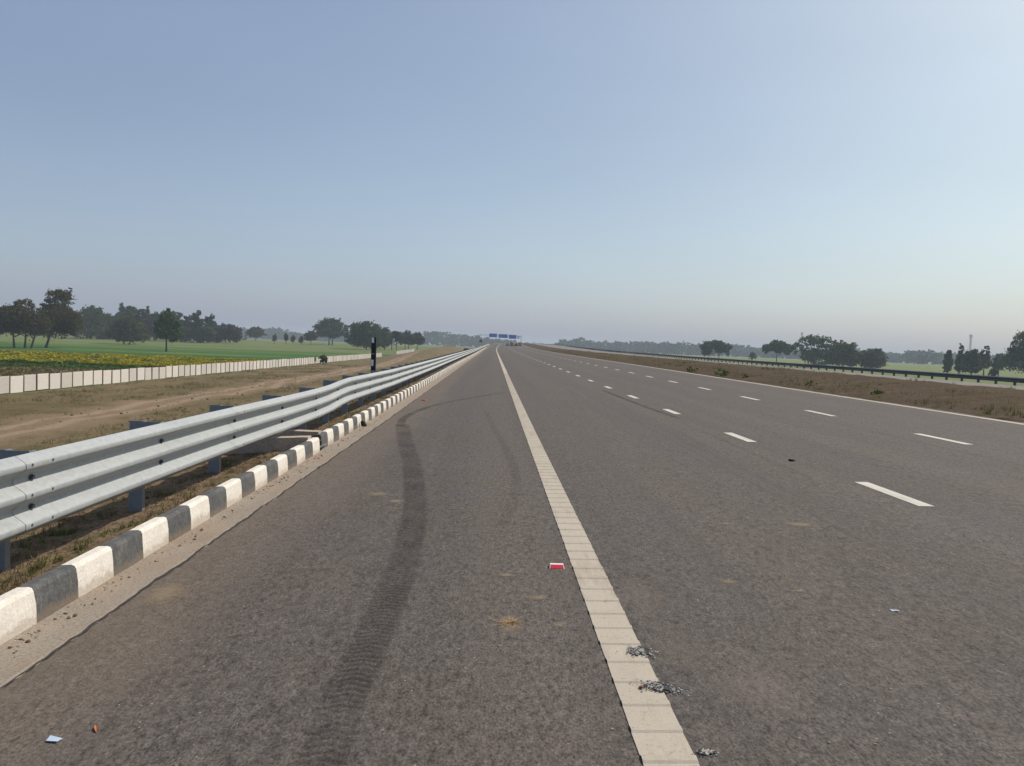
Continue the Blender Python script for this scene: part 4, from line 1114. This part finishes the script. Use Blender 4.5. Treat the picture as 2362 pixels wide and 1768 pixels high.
# road stud
t = thing('road_stud', 'small white road stud with a red reflector left of the edge line', 'road stud', (.495, 5.21, .0105), .0)
s = MB(); x0, x1 = -.05, .05
s.v += [(-.052, -.045, 0), (.052, -.045, 0), (.052, .045, 0), (-.052, .045, 0), (-.046, -.012, .022), (.046, -.012, .022), (.046, .014, .022), (-.046, .014, .022)]
for f in ((4, 5, 6, 7), (0, 1, 5, 4), (1, 2, 6, 5), (2, 3, 7, 6), (3, 0, 4, 7), (0, 3, 2, 1)): s.f.append(f); s.m.append(0)
s.build('stud_body', M['white_plastic'], t)
s = MB(); s.quad((-.046, -.0445, .003), (.046, -.0445, .003), (.042, -.0175, .0205), (-.042, -.0175, .0205)); s.quad((-.046, -.044, .0), (-.046, -.0445, .003), (.046, -.0445, .003), (.046, -.044, .0))
s.build('reflector', M['red'], t)
for o in [t]: pass
# straw tuft
rnd = random.Random(9); s = MB()
for _ in range(80):
    a = rnd.uniform(0, 6.28); r = abs(rnd.gauss(0, .028)); l = rnd.uniform(.02, .07); b = rnd.uniform(0, 6.28)
    p = Vector((r*cos(a)*1.3, r*sin(a), rnd.uniform(.002, .02)))
    q = p+Vector((cos(b)*l, sin(b)*l, rnd.uniform(-.002, .025)))
    s.tube([tuple(p), tuple(q)], .0013, 3)
o = s.build('straw_tuft', M['straw']); o.scale = (1, 1, .5); o.location = (.143, 4.12, .003); tag(o, 'small tuft of orange straw on the asphalt left of the line', 'straw')
# litter
s = MB(); rnd = random.Random(2)
s.v += [(-.032, -.012, .0), (.03, -.02, .004), (.036, .018, .0), (-.028, .022, .012), (-.034, -.010, -.004), (.03, -.023, -.001), (.037, .020, -.004), (-.028, .024, .004)]
for f in ((0, 1, 2, 3), (7, 6, 5, 4), (0, 4, 5, 1), (1, 5, 6, 2), (2, 6, 7, 3), (3, 7, 4, 0)): s.f.append(f); s.m.append(0)
o = s.build('paper_scrap', M['paper']); o.scale = (.72, .72, .72); o.location = (-1.62, 2.86, -.026); tag(o, 'pale blue scrap of litter at the bottom left of the asphalt', 'litter')
s = MB()
L_ = 7
for i in range(L_):
    q = i/(L_-1); wv = .011*sin(pi*q)+.0006; s.v += [(-wv, (q-.5)*.085, .004+.010*sin(pi*q)+.003), (0, (q-.5)*.085, .002+.010*sin(pi*q)), (wv, (q-.5)*.085, .004+.012*sin(pi*q)+.004)]
for i in range(L_-1):
    for k in range(2): a = 3*i+k; s.f.append((a, a+1, a+4, a+3)); s.m.append(0)
o = s.build('dead_leaf', M['leaf_dead']); o.scale = (.7, .8, .6); o.location = (-1.505, 2.95, -.030); o.rotation_euler = (0, 0, .5); tag(o, 'curled orange-brown dead leaf near the blue scrap', 'leaf')
def rag(name, px, py, w_, d_, h_, mt, label, cat, seed):
    p = roadpt(px, py); rnd = random.Random(seed); s = MB()
    s.lump((0, 0, h_*.4), w_*.5, d_*.5, h_*.55, rnd, 0, 8); s.lump((w_*.35, .01, h_*.25), w_*.3, d_*.4, h_*.3, rnd, 0, 7); s.lump((-w_*.3, 0, h_*.7), w_*.22, d_*.3, h_*.4, rnd, 0, 7)
    o = s.build(name, mt); o.location = p; tag(o, label, cat)
rag('rubber_scrap', 1826, 1064, .09, .10, .03, M['rubber'], 'small black scrap lying in the middle lane', 'litter', 1)
rag('rubber_scrap', 838, 984, .10, .14, .11, M['rubber'], 'crumpled black rubber scrap leaning on the far kerb', 'litter', 2)
rag('brick_piece', 980, 926, .16, .2, .05, M['sign_red'], 'dark red brick fragment on the shoulder', 'brick', 3)
rag('brick_piece', 1073, 838, .5, .6, .12, M['clod'], 'brown clod at the kerb far up the shoulder', 'soil clod', 4)
s = MB()
for i in range(6): q = i/5; s.v += [(-.02*sin(pi*q)-.002, (q-.5)*.09, .004+.008*sin(q*7)), (.02*sin(pi*q)+.002, (q-.5)*.09+.01, .006+.006*cos(q*5))]
for i in range(5): s.f.append((2*i, 2*i+1, 2*i+3, 2*i+2)); s.m.append(0)
o = s.build('paper_scrap', M['paper']); o.scale = (.6, .6, .6); o.location = (2.433, 4.37, .052); o.rotation_euler = (0, 0, 1.0); tag(o, 'thin torn pale scrap on the right part of the asphalt', 'litter')

# ------------------------------------------------------------------ striped post behind the guardrail
yp = 22.5
t = thing('marker_post', 'black post with white reflective bands standing behind the guardrail', 'marker post', (-3.52, yp, vz(-3.52, yp)))
b0 = -t.location.z
s = MB(); s.bbox(-.070, .070, -.05, .05, -.4, b0+1.67, .012); s.build('pole', M['black'], t)
for (z0, z1) in ((1.50, 1.655), (.82, 1.0), (.30, .46)):
    s = MB(); s.box(-.058, .008, -.054, -.050, b0+z0, b0+z1); s.build('reflective_band', M['reflect'], t)
s = MB(); s.box(-.058, .03, -.054, -.050, b0+1.16, b0+1.19); s.build('reflective_band', M['galv_post'], t)

# ------------------------------------------------------------------ sign gantry far ahead
gy_ = 620.
def gpt(px, py):
    r = px_ray(px, py); return r.x/r.y*gy_, CAM_H+r.z/r.y*gy_
t = thing('sign_gantry', 'far gantry over the road carrying three blue signs', 'gantry', (0, gy_, 0))
zb = E(gy_)-.2
xl, _ = gpt(1107, 785); xr, _ = gpt(1202, 785)
zg = gpt(1150, 775)[1]; zs = gpt(1150, 786)[1]
for x in (xl, xr):
    s = MB(); s.tube([(x, 0, -2), (x, 0, zg+.6)], .25, 8); s.build('leg', M['grey_steel'], t)
s = MB()
for dz in (0, .9): s.box(xl, xr, -.12, .12, zg-.4+dz, zg-.28+dz)
k = 0; x = xl
while x < xr-1:
    s.tube([(x, 0, zg-.35), (x+.6, 0, zg+.55)], .05, 4); s.tube([(x+.6, 0, zg+.55), (x+1.2, 0, zg-.35)], .05, 4); x += 1.2
s.build('truss_beam', M['grey_steel'], t)
M['sign_print'] = M['sign_white']
for (a, b_, tp, bt) in ((1128.5, 1146.5, 769.5, 779), (1150, 1171, 771, 780.5), (1173.5, 1191, 772.5, 782.5)):
    x0, z1 = gpt(a, tp); x1, z0 = gpt(b_, bt); s = MB()
    s.box(x0, x1, -.35, -.27, z0, z1); sg = s.build('blue_sign', M['sign_blue'], t)
    s = MB(); bw = .10
    for (p0, p1, q0, q1) in ((x0+.1, x1-.1, z1-.2, z1-.12), (x0+.1, x1-.1, z0+.12, z0+.2), (x0+.1, x0+.18, z0+.2, z1-.2), (x1-.18, x1-.1, z0+.2, z1-.2)):
        s.box(p0, p1, -.36, -.351, q0, q1)
    s.build('border', M['sign_print'], sg)
x0, z1 = gpt(1192.5, 775); x1, z0 = gpt(1198.5, 782); s = MB(); s.box(x0, x1, -.34, -.28, z0, z1); s.build('white_plate', M['sign_white'], t)
# small red sign left of the road
p = land(1109, 797); yr = 330.; r = px_ray(1109, 787); X = r.x/r.y*yr; Z = CAM_H+r.z/r.y*yr; gz = groundz(X, yr)
t = thing('road_sign', 'small far red triangular road sign left of the carriageway', 'sign', (X, yr, gz))
s = MB(); s.tube([(0, 0, -.3), (0, 0, Z-gz)], .05, 6); s.build('pole', M['grey_steel'], t)
s = MB(); R_ = 1.0
f_ = [(R_*sin(a), -.08, Z-gz+R_*cos(a)) for a in (0, 2*pi/3, 4*pi/3)]; bk = [(x, -.05, z) for x, y, z in f_]
s.poly(f_[::-1]); s.poly(bk)
for i in range(3): s.quad(f_[i], f_[(i+1) % 3], bk[(i+1) % 3], bk[i])
s.build('sign_plate', M['sign_red'], t)

# two lattice masts on the right horizon
def mast(px, top, dist, label):
    r = px_ray(px, top); X = r.x/r.y*dist; Z = CAM_H+r.z/r.y*dist; gz = groundz(X, dist); H = Z-gz
    t = thing('lattice_mast', label, 'mast', (X, dist, gz), 0, 'telecom masts on the right horizon')
    s = MB(); w0, w1 = 1.7, .75; lv = 14
    P = lambda k, q: Vector(((1 if k in (0, 1) else -1)*(w0+(w1-w0)*q)/2, (1 if k in (1, 2) else -1)*(w0+(w1-w0)*q)/2, H*q))
    for k in range(4):
        s.tube([tuple(P(k, 0)), tuple(P(k, 1))], .09, 4)
        for i in range(lv):
            s.tube([tuple(P(k, i/lv)), tuple(P((k+1) % 4, (i+1)/lv))], .05, 3); s.tube([tuple(P(k, (i+1)/lv)), tuple(P((k+1) % 4, (i+1)/lv))], .05, 3)
    s.build('lattice', M['grey_steel'], t)
    s = MB()
    for an in (0, 2.1, 4.2):
        s.box(cos(an)*1.0-.2, cos(an)*1.0+.2, sin(an)*1.0-.12, sin(an)*1.0+.12, H*.90, H*.99)
    s.build('antenna_panel', M['sign_white'], t)
mast(1850, 767, 800, 'faint lattice mast rising behind the largest spreading tree')
mast(2240, 772, 620, 'faint lattice mast rising behind the rounded dark tree on the right')

# piles of soil and barrier blocks far up the road, where the lanes meet the climb
for i, (px, w_, h_, lb) in enumerate([(1172, .8, 1.2, 'leftmost pale soil heap beside the far carriageway'), (1182, 1.0, 1.7, 'tallest pale soil heap beside the far carriageway'), (1192, .9, 1.1, 'brown soil heap between the tallest and the last heap'), (1200, .8, 1.5, 'rightmost pale soil heap beside the far carriageway')]):
    yh = 300.+i*6; r = px_ray(px, 800); X = r.x/r.y*yh; s = MB(); rnd = random.Random(40+i)
    s.lump((0, 0, h_*.25), w_, w_, h_*.85, rnd, 0, 9); s.lump((w_*.5, .3, h_*.2), w_*.6, w_*.6, h_*.5, rnd, 0, 8)
    o = s.build('soil_heap', M['pile'] if i != 2 else M['clod']); o.location = (X, yh, E(yh)+.02*X); tag(o, lb, 'soil heap', 'soil heaps at the road side far ahead')
# dark car parked on the side track
r = px_ray(1076, 806); yc = 215.; X = r.x/r.y*yc
t = thing('parked_car', 'small dark blue car on the side track far left of the guardrail', 'car', (X, yc, groundz(X, yc)+.02))
s = MB()
body = [(-.85, -2.0, .35), (.85, -2.0, .35), (.85, 2.0, .35), (-.85, 2.0, .35), (-.85, -2.0, .9), (.85, -2.0, .9), (.85, 2.0, .85), (-.85, 2.0, .85)]
n = len(s.v); s.v += body
for f in ((0, 3, 2, 1), (4, 5, 6, 7), (0, 1, 5, 4), (1, 2, 6, 5), (2, 3, 7, 6), (3, 0, 4, 7)): s.f.append(tuple(n+i for i in f)); s.m.append(0)
n = len(s.v); s.v += [(-.80, -1.7, .9), (.80, -1.7, .9), (.80, 1.0, .87), (-.80, 1.0, .87), (-.62, -1.2, 1.45), (.62, -1.2, 1.45), (.62, .4, 1.45), (-.62, .4, 1.45)]
for f in ((4, 5, 6, 7), (0, 1, 5, 4), (1, 2, 6, 5), (2, 3, 7, 6), (3, 0, 4, 7)): s.f.append(tuple(n+i for i in f)); s.m.append(0)
s.build('body', M['car_blue'], t)
s = MB(); s.quad((-.66, -1.63, .98), (.66, -1.63, .98), (.54, -1.27, 1.40), (-.54, -1.27, 1.40)); o = s.build('rear_window', M['glass'], t); o.location = (0, -.02, .0)
for x in (-.8, .8):
    for y in (-1.25, 1.3):
        s = MB(); s.tube([(-.1, 0, 0), (.1, 0, 0)], .32, 12); o = s.build('wheel', M['rubber'], t); o.location = (x, y, .32)

# ------------------------------------------------------------------ the hazy air
s = MB(); s.box(-5900, 5900, -55, 6400, -12, 34)
m = bpy.data.materials.new('hazy_air'); m.use_nodes = True; n = m.node_tree; n.nodes.clear()
out = n.nodes.new('ShaderNodeOutputMaterial'); pv = n.nodes.new('ShaderNodeVolumePrincipled')
pv.inputs['Color'].default_value = (.80, .91, 1.0, 1); pv.inputs['Density'].default_value = .00030; pv.inputs['Anisotropy'].default_value = .0
n.links.new(pv.outputs[0], out.inputs[1])
tag(s.build('haze', m), 'pale blue haze over the plain', kind='stuff')
